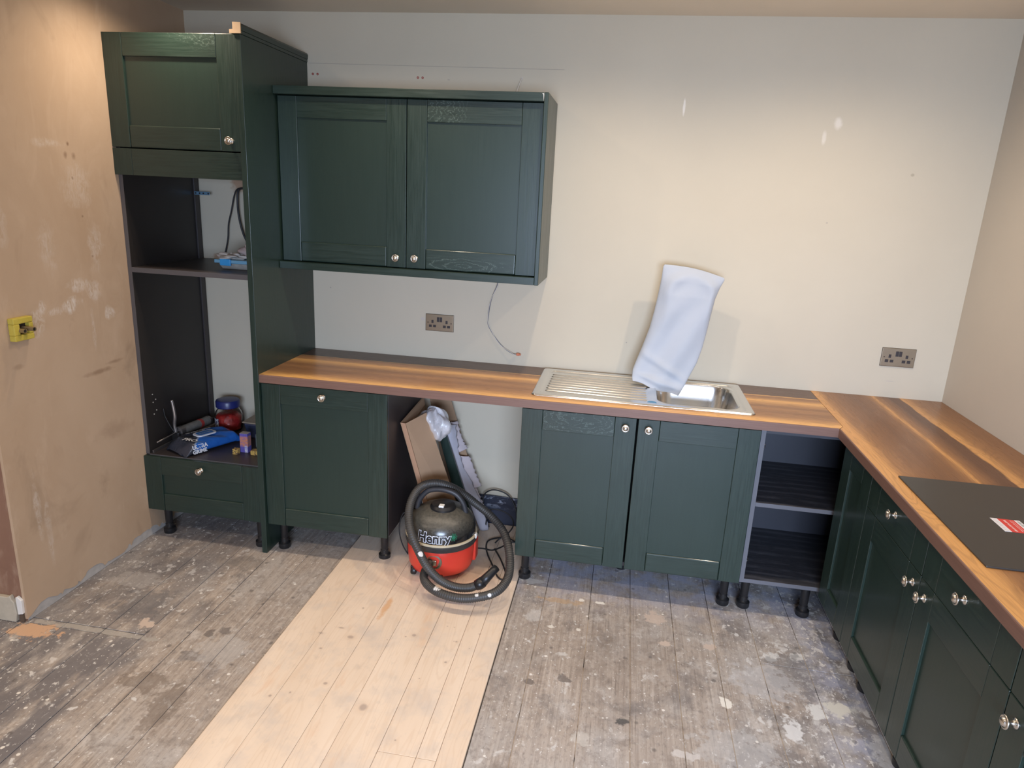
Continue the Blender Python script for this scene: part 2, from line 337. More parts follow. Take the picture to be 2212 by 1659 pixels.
# ------------------------------------------------------------------ mesh helpers
class MB:
    def __init__(s): s.v = []; s.f = []; s.mi = []; s.cur = 0
    def mat(s, i): s.cur = i; return s
    def add(s, vs, fs):
        b = len(s.v); s.v += [tuple(v) for v in vs]; s.f += [tuple(i+b for i in f) for f in fs]; s.mi += [s.cur]*len(fs); return s
    def box(s, x0, x1, y0, y1, z0, z1):
        x0, x1 = sorted((x0, x1)); y0, y1 = sorted((y0, y1)); z0, z1 = sorted((z0, z1))
        return s.add([(x0, y0, z0), (x1, y0, z0), (x1, y1, z0), (x0, y1, z0), (x0, y0, z1), (x1, y0, z1), (x1, y1, z1), (x0, y1, z1)],
                     [(0, 3, 2, 1), (4, 5, 6, 7), (0, 1, 5, 4), (1, 2, 6, 5), (2, 3, 7, 6), (3, 0, 4, 7)])
    def hexa(s, p):   # 8 points, bottom 4 then top 4
        return s.add(p, [(0, 3, 2, 1), (4, 5, 6, 7), (0, 1, 5, 4), (1, 2, 6, 5), (2, 3, 7, 6), (3, 0, 4, 7)])
    def prism(s, pts, d):   # polygon pts (3d), extrude by vector d
        n = len(pts); d = Vector(d); P = [Vector(p) for p in pts]
        return s.add(P+[p+d for p in P], [tuple(range(n))[::-1], tuple(range(n, 2*n))]+[(i, (i+1) % n, n+(i+1) % n, n+i) for i in range(n)])
    def lathe(s, prof, c=(0, 0, 0), axis='z', n=32):
        vs = []; fs = []; m = len(prof)
        for k in range(n):
            a = 2*PI*k/n
            for (r, h) in prof:
                if axis == 'z': v = (r*math.cos(a), r*math.sin(a), h)
                elif axis == '-y': v = (r*math.cos(a), -h, r*math.sin(a))
                elif axis == '-x': v = (-h, r*math.cos(a), r*math.sin(a))
                elif axis == 'x': v = (h, r*math.cos(a), r*math.sin(a))
                vs.append((v[0]+c[0], v[1]+c[1], v[2]+c[2]))
        for k in range(n):
            k2 = (k+1) % n
            for j in range(m-1): fs.append((k*m+j, k2*m+j, k2*m+j+1, k*m+j+1))
        s.add(vs, fs); return s
    def tube(s, path, r, n=10, rad=None, caps=True):
        P = [Vector(p) for p in path]; N = len(P); vs = []; fs = []
        up = Vector((0, 0, 1)); prev = None
        for i in range(N):
            t = (P[min(i+1, N-1)]-P[max(i-1, 0)]).normalized()
            if prev is None:
                a = t.cross(up); a = a.normalized() if a.length > 1e-3 else Vector((1, 0, 0))
            else:
                a = (prev - t*prev.dot(t)).normalized()
            prev = a; b = t.cross(a); rr = rad(i/(N-1), i) if rad else r
            for k in range(n):
                q = 2*PI*k/n; vs.append(P[i]+a*rr*math.cos(q)+b*rr*math.sin(q))
        for i in range(N-1):
            for k in range(n): fs.append((i*n+k, i*n+(k+1) % n, (i+1)*n+(k+1) % n, (i+1)*n+k))
        if caps: fs.append(tuple(range(n))[::-1]); fs.append(tuple(range((N-1)*n, N*n)))
        return s.add(vs, fs)
    def grid(s, nu, nv, fn, wrapu=False):
        vs = [fn(i/(nu-1) if not wrapu else i/nu, j/(nv-1)) for i in range(nu) for j in range(nv)]
        fs = []
        for i in range(nu if wrapu else nu-1):
            i2 = (i+1) % nu
            for j in range(nv-1): fs.append((i*nv+j, i2*nv+j, i2*nv+j+1, i*nv+j+1))
        return s.add(vs, fs)
    def build(s, name, mat, parent=None, bevel=0, seg=2, smooth=False, label=None, origin=None, fixn=True, sub=0, solid=0):
        me = bpy.data.meshes.new(name); L = Vector((0, 0, 0))
        if parent is not None: L = Vector(parent['_o']) if '_o' in parent else Vector((0, 0, 0))
        elif origin: L = Vector(origin)
        me.from_pydata([tuple(Vector(v)-L) for v in s.v], [], s.f)
        for mm in (mat if isinstance(mat, (list, tuple)) else [mat]): me.materials.append(mm)
        for p, i in zip(me.polygons, s.mi): p.material_index = i
        if fixn:
            b = bmesh.new(); b.from_mesh(me)
            bmesh.ops.remove_doubles(b, verts=b.verts, dist=1e-6)
            bmesh.ops.recalc_face_normals(b, faces=b.faces); b.to_mesh(me); b.free()
        if smooth:
            for p in me.polygons: p.use_smooth = True
        o = bpy.data.objects.new(name, me); C.objects.link(o)
        if parent is not None: o.parent = parent
        else: o.location = L
        o['_o'] = tuple(L)
        if solid: md = o.modifiers.new('s', 'SOLIDIFY'); md.thickness = solid; md.offset = 0
        if sub: md = o.modifiers.new('u', 'SUBSURF'); md.levels = sub; md.render_levels = sub
        if bevel:
            md = o.modifiers.new('b', 'BEVEL'); md.width = bevel; md.segments = seg; md.limit_method = 'ANGLE'; md.angle_limit = math.radians(40)
        if label: o['label'] = label
        return o
def thing(name, label, cat, loc, group=None):
    o = bpy.data.objects.new(name, None); C.objects.link(o); o.location = loc; o['_o'] = tuple(loc)
    o.empty_display_size = .05
    o['label'] = label; o['category'] = cat
    if group: o['group'] = group
    return o
def tag(o, label, cat, group=None):
    o['label'] = label; o['category'] = cat
    if group: o['group'] = group
    return o
def struct(o): o['kind'] = 'structure'; return o
def inst(name, me, parent, world, rot=(0, 0, 0)):
    o = bpy.data.objects.new(name, me); C.objects.link(o)
    L = Vector(parent['_o']); o.parent = parent; o.location = Vector(world)-L; o.rotation_euler = rot
    return o
def spl(pts, n=10):
    P = [Vector(p) for p in pts]; out = []
    for i in range(len(P)-1):
        p0 = P[max(i-1, 0)]; p1 = P[i]; p2 = P[i+1]; p3 = P[min(i+2, len(P)-1)]
        for k in range(n):
            t = k/n; out.append(.5*((2*p1)+(-p0+p2)*t+(2*p0-5*p1+4*p2-p3)*t*t+(-p0+3*p1-3*p2+p3)*t*t*t))
    out.append(P[-1]); return out
def smooth_by_angle(o, deg=35):
    me = o.data
    b = bmesh.new(); b.from_mesh(me)
    for e in b.edges:
        e.smooth = not (len(e.link_faces) == 2 and e.calc_face_angle(0) > math.radians(deg))
    for f in b.faces: f.smooth = True
    b.to_mesh(me); b.free(); return o

# ------------------------------------------------------------------ room shell
WZ, WB, XI, YF, XR, XL, CZ = .897, .859, 2.491, -.589, 3.106, -.6315, 2.52
struct(MB().box(XL-.10, XR+.1, 0, .1, -.05, CZ).build('wall_back', WALL_B))
struct(MB().box(XR, XR+.1, -5.3, 0, -.05, CZ).build('wall_right', WALL_R))
struct(MB().box(-2.6, XR+.1, -5.4, .1, CZ, CZ+.1).build('ceiling', CEIL))
struct(MB().box(-2.7, -2.6, -5.3, -1.315, -.05, CZ).build('wall_left_far', WALL_R))
m_ = MB()
m_.box(-2.6, 1.0, -5.42, -5.3, 0, CZ).box(3.0, XR, -5.42, -5.3, 0, CZ).box(1.0, 3.0, -5.42, -5.3, 0, .7).box(1.0, 3.0, -5.42, -5.3, 2.0, CZ)
struct(m_.build('wall_front', WALL_R))
GL = NM('window_glass', .02); GL.b.inputs['Transmission Weight'].default_value = 1; GL.color((1, 1, 1))
WHITE = simple('white_gloss_paint', (0.75, 0.74, 0.71), .35)
m_ = MB().box(1.0, 3.0, -5.34, -5.30, .7, .75).box(1.0, 3.0, -5.34, -5.30, 1.95, 2.0).box(1.0, 1.05, -5.34, -5.30, .75, 1.95).box(2.95, 3.0, -5.34, -5.30, .75, 1.95).box(1.98, 2.02, -5.34, -5.30, .75, 1.95)
struct(m_.build('window_1', WHITE))
# left wall: grey substrate and a ragged-bottomed coat of plaster on it
GREYW = simple('grey_old_render', (0.44, 0.415, 0.385), .7, var=.25, vs=30)
wl_ = struct(MB().box(XL-.10, XL-.010, -1.305, 0, -.05, CZ).build('wall_left', GREYW))
def ragged(seed):
    rr = random.Random(seed); ys = []; y = -1.317; z = .012
    while y < 0:
        ys.append((y, z)); st = rr.uniform(.006, .03); y += st
        z += rr.uniform(-.016, .016); z = min(max(z, .014), .046)
    ys.append((0, z)); return ys
rg = ragged(5); poly = [(XL, y, z) for (y, z) in rg]+[(XL, 0, CZ), (XL, -1.317, CZ)]
MB().prism(poly, (-.012, 0, 0)).build('plaster_coat', PLAS, wl_)
# grey skim left on the base strip
MB().box(XL-.010, XL-.004, -1.30, -.03, 0.001, .05).build('render_strip', GREYW, wl_)
wr_ = struct(MB().box(-2.6, XL-.012, -1.315, -1.20, -.05, CZ).build('wall_return', PLAS2))
CREAM = simple('chipped_cream_paint', (0.50, 0.45, 0.36), .5, var=.18, vs=40)
sk = struct(MB().prism([(-.672, -1.333, .002), (-2.6, -1.333, .002), (-2.6, -1.333, .108), (-.70, -1.333, .111), (-.684, -1.333, .118), (-.678, -1.333, .100), (-.668, -1.333, .09), (-.664, -1.333, .04)], (0, .018, 0)).build('baseboard_return', CREAM, bevel=.003))
MB().prism([(-.662, -1.329, .035), (-.640, -1.329, .04), (-.638, -1.329, .100), (-.655, -1.329, .116), (-.663, -1.329, .112)], (0, .013, 0)).build('broken_end', WHITE, sk, bevel=.002)
MB().prism([(-.660, -1.326, .002), (-.642, -1.326, .002), (-.644, -1.326, .036), (-.659, -1.326, .032)], (0, .010, 0)).build('timber_plug', simple('bare_dirty_timber', (0.10, 0.07, 0.05), .8), sk)
# navy remains of a skirting on the back wall
def navy():
    m = NM('navy_paint_with_white_smears', .5)
    n = m.noise(m.mapn((1, 1, 2), (2, 0, 0)), 16, 6, .7); o = m.sep()
    k = m.math('ADD', m.mr(n, .52, .60), 0)
    k = m.math('MULTIPLY', k, m.mr(o[2], .09, .15))
    m.color(m.mix(k, (0.022, 0.026, 0.045), (0.42, 0.46, 0.55))); return m.m
NAVY = navy()
struct(MB().prism([(XL, -.012, 0), (XR, -.012, 0), (XR, -.012, .155), (1.6, -.012, .165), (1.2, -.012, .160), (1.0, -.012, .168), (.93, -.012, .166), (.6, -.012, .16), (XL, -.012, .158)], (0, .012, 0)).build('baseboard_back', NAVY, bevel=.003))

# floor: dark void below, every board its own object
fl = struct(MB().box(-2.6, XR, -5.3, 0, -.06, -.004).build('floor', GAPM))
rf = random.Random(3)
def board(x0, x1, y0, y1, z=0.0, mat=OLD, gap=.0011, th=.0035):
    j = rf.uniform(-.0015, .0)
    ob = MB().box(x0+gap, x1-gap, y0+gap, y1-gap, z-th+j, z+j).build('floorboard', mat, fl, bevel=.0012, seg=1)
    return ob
seamsL = [-.485, -.315, -.145, .02, .195, .372]
x = -2.60
far = []
while x < -.66: far.append(x); x += .17
far[-1] = -.655
xs = far+seamsL
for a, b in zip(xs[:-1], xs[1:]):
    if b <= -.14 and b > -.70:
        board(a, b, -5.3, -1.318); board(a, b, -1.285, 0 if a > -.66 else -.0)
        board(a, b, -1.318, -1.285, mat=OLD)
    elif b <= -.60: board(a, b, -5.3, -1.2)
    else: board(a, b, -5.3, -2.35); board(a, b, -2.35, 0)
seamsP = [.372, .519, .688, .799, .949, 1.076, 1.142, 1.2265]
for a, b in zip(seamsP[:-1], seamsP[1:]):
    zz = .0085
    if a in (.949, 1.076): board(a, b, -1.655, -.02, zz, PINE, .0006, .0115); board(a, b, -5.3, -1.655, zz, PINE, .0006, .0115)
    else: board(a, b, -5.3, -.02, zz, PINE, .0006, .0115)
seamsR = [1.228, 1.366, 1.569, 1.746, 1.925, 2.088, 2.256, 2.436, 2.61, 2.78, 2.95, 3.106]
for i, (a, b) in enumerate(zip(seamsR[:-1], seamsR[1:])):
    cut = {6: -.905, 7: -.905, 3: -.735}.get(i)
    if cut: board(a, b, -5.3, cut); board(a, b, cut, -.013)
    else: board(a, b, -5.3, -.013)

# ------------------------------------------------------------------ shared small parts
kn = MB().lathe([(0, 0), (.0125, 0), (.0125, .002), (.009, .004), (.0058, .006), (.0052, .018), (.009, .0205), (.0160, .0215), (.0168, .0235), (.0160, .0255), (.0125, .0262), (.0118, .0245), (.0105, .0252), (.0098, .0285), (.0065, .0312), (0, .0320)], axis='-y', n=28).build('knob_shape', KNOB, smooth=True, fixn=True)
KNOB_ME = kn.data; bpy.data.objects.remove(kn)
def knob(parent, x, y, z, side=False): return inst('knob', KNOB_ME, parent, (x, y, z), (0, 0, -PI/2) if side else (0, 0, 0))
lg = MB().lathe([(0, .155), (.026, .155), (.026, .148), (.019, .140), (.0175, .060), (.0165, .058), (.0165, .052), (.0185, .050), (.0185, .034), (.022, .030), (.0285, .026), (.0285, .004), (.026, 0), (0, 0)], n=24).build('leg_shape', BLACKP, smooth=False)
smooth_by_angle(lg); LEG_ME = lg.data; bpy.data.objects.remove(lg)
def leg(parent, x, y): return inst('leg', LEG_ME, parent, (x, y, 0))

FW = .09   # frame width
def shaker(parent, x0, x1, z0, z1, y, knobs=(), recessed=True, rail_mat=None, th=.02, name='door', mats=None):
    """door facing -y with front face at y; stiles, rails and panel are pieces of it"""
    rail_mat = rail_mat or (G_H, G_H)
    b = .0017
    d = MB().box(x0+.004, x1-.004, y+.011 if recessed else y+.004, y+th, z0+.004, z1-.004)
    if recessed: d = MB().box(x0+FW-.005, x1-FW+.005, y+.0085, y+th-.002, z0+FW-.005, z1-FW+.005)
    dd = d.build(name, G_P, parent)
    for a, c in ((x0, x0+FW), (x1-FW, x1)): MB().box(a+.0004, c-.0004, y, y+th, z0, z1).build('stile', G_V, dd, bevel=b)
    if recessed:
        MB().box(x0+FW+.0004, x1-FW-.0004, y, y+th, z0, z0+FW).build('rail', rail_mat[0], dd, bevel=.005, seg=4)
        MB().box(x0+FW+.0004, x1-FW-.0004, y, y+th, z1-FW, z1).build('rail', rail_mat[1], dd, bevel=b)
    else:
        MB().box(x0+FW+.0004, x1-FW-.0004, y, y+th, z0, z1).build('panel', G_H, dd, bevel=b)
    for kx, kz in knobs: knob(dd, kx, y, kz)
    return dd
def shaker_side(parent, y0, y1, z0, z1, x, knobs=(), recessed=True, name='door'):
    """door facing -x with front face at x; y0 nearer the back wall"""
    b = .0017; th = .02
    if recessed: dd = MB().box(x+.0085, x+th-.002, y0-FW+.005, y1+FW-.005, z0+FW-.005, z1-FW+.005).build(name, G_P, parent)
    else: dd = MB().box(x+.004, x+th, y0-.004, y1+.004, z0+.004, z1-.004).build(name, G_V, parent)
    for a, c in ((y0, y0-FW), (y1+FW, y1)): MB().box(x, x+th, a-.0004, c+.0004, z0, z1).build('stile', G_V, dd, bevel=b)
    if recessed:
        MB().box(x, x+th, y0-FW-.0004, y1+FW+.0004, z0, z0+FW).build('rail', G_Y, dd, bevel=.004, seg=4)
        MB().box(x, x+th, y0-FW-.0004, y1+FW+.0004, z1-FW, z1).build('rail', G_Y, dd, bevel=b)
    else: MB().box(x, x+th, y0-FW-.0004, y1+FW+.0004, z0, z1).build('panel', G_Y, dd, bevel=b)
    for ky, kz in knobs: knob(dd, x, ky, kz, True)
    return dd

# ------------------------------------------------------------------ tall appliance cabinet
YD, ZB = -.578, .15
T0, T1 = -.630, -.028
tc = thing('tall_cabinet', 'tall dark green oven housing cabinet with open middle, against the bare plaster wall', 'cabinet', (-.33, -.28, 0))
MB().box(T0, T0+.018, -.556, -.004, .150, 2.29).build('side_panel', DARK, tc, bevel=.0008)
MB().box(T1-.018, T1, -.556, -.004, .150, 2.29).build('side_panel', DARK, tc, bevel=.0008)
MB().box(T0-.0003, T0+.0183, -.5575, -.556, .435, 1.74).build('edging', EDGE, tc)
MB().box(T0+.018, T0+.026, -.055, -.022, .45, 1.74).build('back_rail', SIDE, tc, bevel=.001)
for nm, z0, z1 in (('shelf', .417, .435), ('shelf', 1.315, 1.337), ('shelf', 1.76, 1.778)):
    s_ = MB().box(T0+.018, T1-.018, -.556, -.02, z0, z1).build(nm, SIDE, tc)
    MB().box(T0+.018, T1-.018, -.5575, -.556, z0, z1).build('edging', EDGE, s_)
MB().box(T0+.018, T1-.018, -.55, -.01, .150, .168).build('base_panel', DARK, tc)
MB().box(T0+.018, T1-.018, -.55, -.01, 2.27, 2.288).build('top_panel', DARK, tc)
MB().box(T0+.018, T1-.018, -.025, -.015, 1.778, 2.27).build('back_panel', DARK, tc)
MB().box(T0+.018, T1-.018, -.025, -.015, .168, .417).build('back_panel', DARK, tc)
GT = green('green_paint_grain_gloss_rail', 'x', [((.29, 2.30), (.36, .16), 42, 'xz')])
shaker(tc, T0-.002, T1-.002, 1.853, 2.303, YD, [(-.075, 1.894)], rail_mat=(G_H, green('green_paint_tall_door_rail', 'x', [((.27, 2.36), (.34, .14), 60, 'xz')])))
MB().box(T0-.002+.09, T1-.002, YD, YD+.02, 1.738, 1.848).build('filler_panel', G_H, tc, bevel=.0011)
MB().box(T0-.002, T0-.002+.0892, YD, YD+.02, 1.738, 1.848).build('filler_panel', G_V, tc, bevel=.0011)
shaker(tc, T0-.002, T1-.002, ZB, .4305, YD, [(-.331, .387)], name='drawer')
for a, b in ((-.572, -.515), (-.065, -.525), (-.572, -.08), (-.065, -.08)): leg(tc, a, b)
BLUEM = simple('blue_zinc_strap', (0.16, 0.30, 0.42), .4, .6)
br = MB().box(-.604, -.520, -.059, -.057, 1.659, 1.675).build('wall_strap', BLUEM, tc, bevel=.0005)
for k in range(4): MB().lathe([(0, .0022), (.004, .0022), (.004, 0), (0, 0)], c=(-.595+k*.021+(.006 if k == 3 else 0), -.059, 1.667), axis='-y', n=10).build('hole', BLACKP, br)
for z in (.56, .575, .62, .63, .66):
    MB().lathe([(0, .002), (.003, .002), (.003, 0)], c=(T0+.018, -.50+(.02 if z in (.575, .63) else 0), z+.06), axis='x', n=8).build('shelf_pin', simple('pale_pin', (.5, .48, .42), .4), tc)

ep = MB().box(-.0255, 0, -.594, -.001, 0, 2.299).build('end_panel', G_V, bevel=.0012)
tag(ep, 'tall dark green end panel standing on the floor beside the tall cabinet', 'panel')
co = thing('cornice_moulding', 'dark green cornice strip with raw wooden end on top of the tall end panel', 'moulding', (-.012, -.30, 2.2995))
MB().prism([(-.026, -.600, 2.3125), (.004, -.600, 2.3125), (.006, -.600, 2.330), (.002, -.600, 2.3385), (-.026, -.600, 2.3385)], (0, .599, 0)).build('moulding_top', G_Y, co, bevel=.001)
MB().box(-.040, .002, -.600, -.001, 2.2995, 2.3125).build('moulding_base', G_Y, co, bevel=.001)
RAW = simple('raw_pale_timber', (0.62, 0.42, 0.24), .7, var=.12, vs=60)
MB().prism([(-.041, -.6045, 2.2993), (.0075, -.6045, 2.2993), (.0075, -.6045, 2.339), (-.0265, -.6045, 2.3405), (-.0265, -.6045, 2.315), (-.041, -.6045, 2.314)], (0, .0045, 0)).build('raw_end', RAW, co, label='bare pale wood cut end')

# ------------------------------------------------------------------ base cabinets, back run
B0, B1 = .0, .6027
bc = thing('base_cabinet', 'dark green single-door base cabinet with top centre knob under the left end of the worktop', 'cabinet', (.30, -.28, 0))
MB().box(B0+.003, B0+.021, -.556, -.02, .15, WB-.001).build('side_panel', SIDE, bc)
MB().box(B1-.018, B1, -.556, -.02, .15, WB-.001).build('side_panel', SIDE, bc, bevel=.0008)
MB().box(B0+.021, B1-.018, -.55, -.02, .15, .168).build('base_panel', SIDE, bc)
MB().box(B0+.021, B1-.018, -.03, -.02, .168, WB-.001).build('back_panel', SIDE, bc)
MB().box(B0+.021, B1-.018, -.55, -.45, WB-.02, WB-.001).build('top_rail', SIDE, bc)
shaker(bc, B0+.003, B1-.001, ZB, WB-.005, YD, [(.301, .815)])
for a, b in ((.051, -.515), (.562, -.50), (.051, -.09), (.562, -.09)): leg(bc, a, b)

S0, S1, S2 = 1.2097, 1.7, 2.203
sc_ = thing('sink_cabinet', 'dark green two-door cabinet below the steel sink', 'cabinet', (1.70, -.28, 0))
MB().box(S0, S0+.018, -.556, -.02, .15, WB-.001).build('side_panel', SIDE, sc_)
MB().box(S2-.018, S2-.001, -.556, -.02, .15, WB-.001).build('side_panel', SIDE, sc_)
MB().box(S0+.018, S2-.018, -.55, -.02, .15, .168).build('base_panel', SIDE, sc_)
MB().box(S0+.018, S2-.018, -.03, -.02, .168, WB-.001).build('back_panel', SIDE, sc_)
G_S1 = green('green_paint_sink_door_rail', 'x', [((-.25, .83), (.26, .10), 46, 'xz')])
shaker(sc_, S0-.001, S1-.0035, ZB, WB-.005, YD, [(1.652, .814)], rail_mat=(G_H, G_S1))
shaker(sc_, S1+.0035, S2-.002, ZB, WB-.005, YD, [(1.748, .814)])
for a, b in ((1.251, -.50), (2.157, -.505), (1.251, -.09), (2.157, -.09), (1.70, -.30)): leg(sc_, a, b)

cc = thing('corner_cabinet', 'open-fronted anthracite corner base cabinet with one dusty shelf', 'cabinet', (2.50, -.28, 0))
O0, O1 = 2.2045, 3.085
def edged(nm, bx, e, mat=ANTH, par=cc):
    p = MB().box(*bx).build(nm, mat, par); MB().box(*e).build('edging', ANTHE, p)
edged('side_panel', (O0, O0+.018, -.560, -.02, .15, WB-.001), (O0, O0+.018, -.5615, -.560, .15, WB-.001))
MB().box(O1-.018, O1, -.560, -.02, .15, WB-.001).build('side_panel', ANTH, cc)
edged('base_panel', (O0+.018, O1-.018, -.560, -.02, .150, .168), (O0+.018, O1-.018, -.5615, -.560, .150, .168), DUSTY)
edged('shelf', (O0+.019, O1-.019, -.557, -.03, .511, .529), (O0+.019, O1-.019, -.5585, -.557, .511, .529), DUSTY)
MB().box(O0+.018, O1-.018, -.032, -.02, .168, WB-.001).build('back_panel', ANTH, cc)
MB().box(O0+.018, O1-.018, -.560, -.47, WB-.019, WB-.001).build('top_rail', ANTH, cc)
for z in (.78, .255):
    MB().tube([(O0+.018, -.548, z-.010), (O0+.024, -.548, z-.006), (O0+.024, -.548, z+.006), (O0+.018, -.548, z+.010)], .0012, 6).build('hinge_clip', KNOB, cc)
for a, b in ((2.246, -.505), (2.499, -.515), (2.246, -.09), (2.499, -.09), (3.03, -.09), (3.03, -.515)): leg(cc, a, b)

# ------------------------------------------------------------------ right hand run
XD = 2.523
YA, YB, YC, YE = -.919, -1.405, -1.897, -2.40
def runbox(name, label, y0, y1):
    t = thing(name, label, 'cabinet', (2.82, (y0+y1)/2, 0))
    for a in (y0-.001, y1+.017): MB().box(XD+.0215, XR-.03, a-.016, a, .15, WB-.001).build('side_panel', SIDE, t)
    MB().box(XD+.0215, XR-.03, y0-.017, y1+.017, .15, .168).build('base_panel', SIDE, t)
    MB().box(XR-.05, XR-.03, y0-.017, y1+.017, .168, WB-.001).build('back_panel', SIDE, t)
    for a in (XD+.098, XR-.10):
        for b in (y0-.06, y1+.06): leg(t, a, b)
    return t
ra = runbox('narrow_cabinet', 'narrow dark green base cabinet without a knob beside the open corner unit', -.600, YA)
shaker_side(ra, -.600, YA+.0015, ZB, WB-.005, XD)
rb = runbox('drawer_cabinet', 'dark green drawer and door cabinet under the far half of the hob', YA, YB)
shaker_side(rb, YA-.0015, YB+.0015, .7185, WB-.005, XD, [(-1.160, .796)], False, 'drawer')
shaker_side(rb, YA-.0015, YB+.0015, ZB, .7155, XD, [(-1.364, .674)])
rc = runbox('drawer_cabinet', 'dark green drawer and door cabinet under the near half of the hob', YB, YC)
shaker_side(rc, YB-.0015, YC+.0015, .7185, WB-.005, XD, [(-1.645, .790)], False, 'drawer')
shaker_side(rc, YB-.0015, YC+.0015, ZB, .7155, XD, [(-1.450, .672)])
rd = runbox('drawer_cabinet', 'nearest dark green drawer cabinet cut off by the right edge of the photo', YC, YE)
shaker_side(rd, YC-.0015, YE+.0015, .7185, WB-.005, XD, [], False, 'drawer')
shaker_side(rd, YC-.0015, YE+.0015, ZB, .7155, XD, [(-1.944, .670)])

# ------------------------------------------------------------------ worktops
def nosing(p0, p1, out, name, parent, mat):
    pass
XJ = 2.512
KX0, KX1, KY0, KY1 = 1.2337, 2.1836, -.515, -.026      # sink rim
HX0, HX1, HY0, HY1 = 1.262, 2.152, -.492, -.055        # cut-out for the bowl
m_ = MB().mat(0)
xs_ = [.0005, HX0, HX1, 2.489]
for y0, y1, hole in ((YF+.004, HY0, 0), (HY0, HY1, 1), (HY1, -.0005, 0)):
    for i in range(3):
        if hole and i == 1: continue
        m_.box(xs_[i], xs_[i+1], y0, y1, WB, WZ)
m_.prism([(2.489, YF+.004, WB), (XI, YF+.001, WB), (XJ, YF+.033, WB), (XJ+.006, -.0005, WB), (2.489, -.0005, WB)], (0, 0, WZ-WB))
wt = m_.build('worktop', WT_BACK, fixn=False, origin=(0, 0, 0))
tag(wt, 'long walnut-effect worktop along the back wall carrying the sink', 'worktop')
ne = MB().prism([(0.0005, YF+.004, WB), (.0005, YF, WB+.001), (.0005, YF, WZ-.004), (.0005, YF+.0012, WZ-.001), (.0005, YF+.004, WZ)], (XI-.0005, 0, 0))
ne.build('front_edge', WT_EDGE, wt)
m2 = MB().prism([(XI+.004, YF+.002, WB), (XI+.004, -2.62, WB), (XR-.001, -2.62, WB), (XR-.001, -.0005, WB), (XJ+.008, -.0005, WB), (XJ+.002, YF+.034, WB)], (0, 0, WZ-WB))
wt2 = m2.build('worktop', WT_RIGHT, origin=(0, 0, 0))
tag(wt2, 'walnut-effect worktop along the right wall carrying the black hob', 'worktop')
MB().prism([(XI+.004, YF+.002, WB), (XI, YF, WB+.001), (XI, YF, WZ-.004), (XI+.0012, YF, WZ-.001), (XI+.004, YF+.002, WZ)], (0, -2.03, 0)).build('front_edge', WT_EDGE, wt2)

# hob
HOBG = NM('matt_black_hob_glass', .34, 0, .5); HOBG.color(HOBG.mix(HOBG.noise(HOBG.co, 6, 4), (0.030, 0.027, 0.025), (0.036, 0.032, 0.029))); HOBG = HOBG.m
hb = thing('hob', 'black glass hob with a red and white label set in the right worktop', 'hob', (2.795, -1.372, WZ))
MB().box(2.5398, 3.050, -1.667, -1.077, WZ+.0003, WZ+.0055).build('glass_plate', HOBG, hb, bevel=.0015)
def sticker():
    m = NM('red_and_white_sticker', .5)
    o = m.sep(); x = m.math('ADD', o[0], 2.795); y = m.math('ADD', o[1], -1.372)
    white = m.math('MAXIMUM', m.mr(x, 2.7085, 2.7080), m.mr(x, 2.7525, 2.7530))
    base = m.mix(white, (0.62, 0.045, 0.035), (0.74, 0.74, 0.78))
    # rows of small print
    def row(xc, wd, y0, y1, sc, col, base, k=.8):
        a = m.mr(m.math('ABSOLUTE', m.math('SUBTRACT', x, xc)), wd, wd*.8)
        b = m.math('MULTIPLY', m.mr(y, y0, y0+.001), m.mr(y, y1, y1-.001))
        c = m.mr(m.noise(m.mapn((60, sc, 1)), 1, 2), .45, .52)
        return m.mix(m.math('MULTIPLY', m.math('MULTIPLY', m.math('MULTIPLY', a, b), c), k), base, col)
    base = row(2.724, .0035, -1.435, -1.362, 420, (0.80, 0.74, 0.74), base)
    base = row(2.740, .0016, -1.432, -1.360, 600, (0.80, 0.70, 0.70), base)
    base = row(2.746, .0012, -1.432, -1.360, 600, (0.80, 0.70, 0.70), base)
    base = row(2.761, .0045, -1.42, -1.36, 300, (0.12, 0.14, 0.13), base, .8)
    base = row(2.699, .005, -1.435, -1.362, 200, (0.50, 0.50, 0.54), base, .6)
    m.color(base); return m.m
MB().box(2.690, 2.768, -1.440, -1.355, WZ+.0055, WZ+.0060).build('label', sticker(), hb, label='red and white printed sticker')

# sockets
BRASS = simple('antique_brass_plate', (0.36, 0.30, 0.22), .34, 0.9, var=.1)
BRASSD = simple('dark_bronze_edge', (0.07, 0.05, 0.04), .4, .6)
SOCKB = simple('dark_socket_insert', (0.030, 0.024, 0.026), .4)
def socket(x, z, label):
    t = thing('wall_socket', label, 'socket', (x+.073, 0, z+.043), 'double wall sockets')
    pl = MB().box(x, x+.146, -.0055, -.0002, z, z+.086).build('face_plate', BRASS, t, bevel=.0018, seg=2)
    MB().box(x-.0008, x+.1468, -.0030, -.0001, z-.0008, z+.0868).build('plate_edge', BRASSD, t)
    for k in (0, 1):
        MB().box(x+.0595+k*.0145, x+.0720+k*.0145, -.0085, -.005, z+.048, z+.072).build('switch', SOCKB, t, bevel=.001)
        cx = x+.036+k*.074
        for dx, dz in ((0, .048), (-.011, .025), (.011, .025)):
            if dx == 0: MB().box(cx-.0055, cx+.0055, -.0062, -.005, z+dz-.008, z+dz+.008).build('pin_slot', SOCKB, t, bevel=.003)
            else: MB().box(cx+dx-.0075, cx+dx+.0075, -.0062, -.005, z+dz-.0065, z+dz+.0065).build('pin_slot', SOCKB, t, bevel=.003)
    for sx in (.012, .134): MB().lathe([(0, .0012), (.0028, .001), (.0033, 0)], c=(x+sx, -.0053, z+.043), axis='-y', n=10).build('screw', BRASSD, t)
socket(.6076, 1.0425, 'brass double socket on the wall below the wall cabinet')
socket(2.8048, 1.048, 'brass double socket on the wall near the right corner')

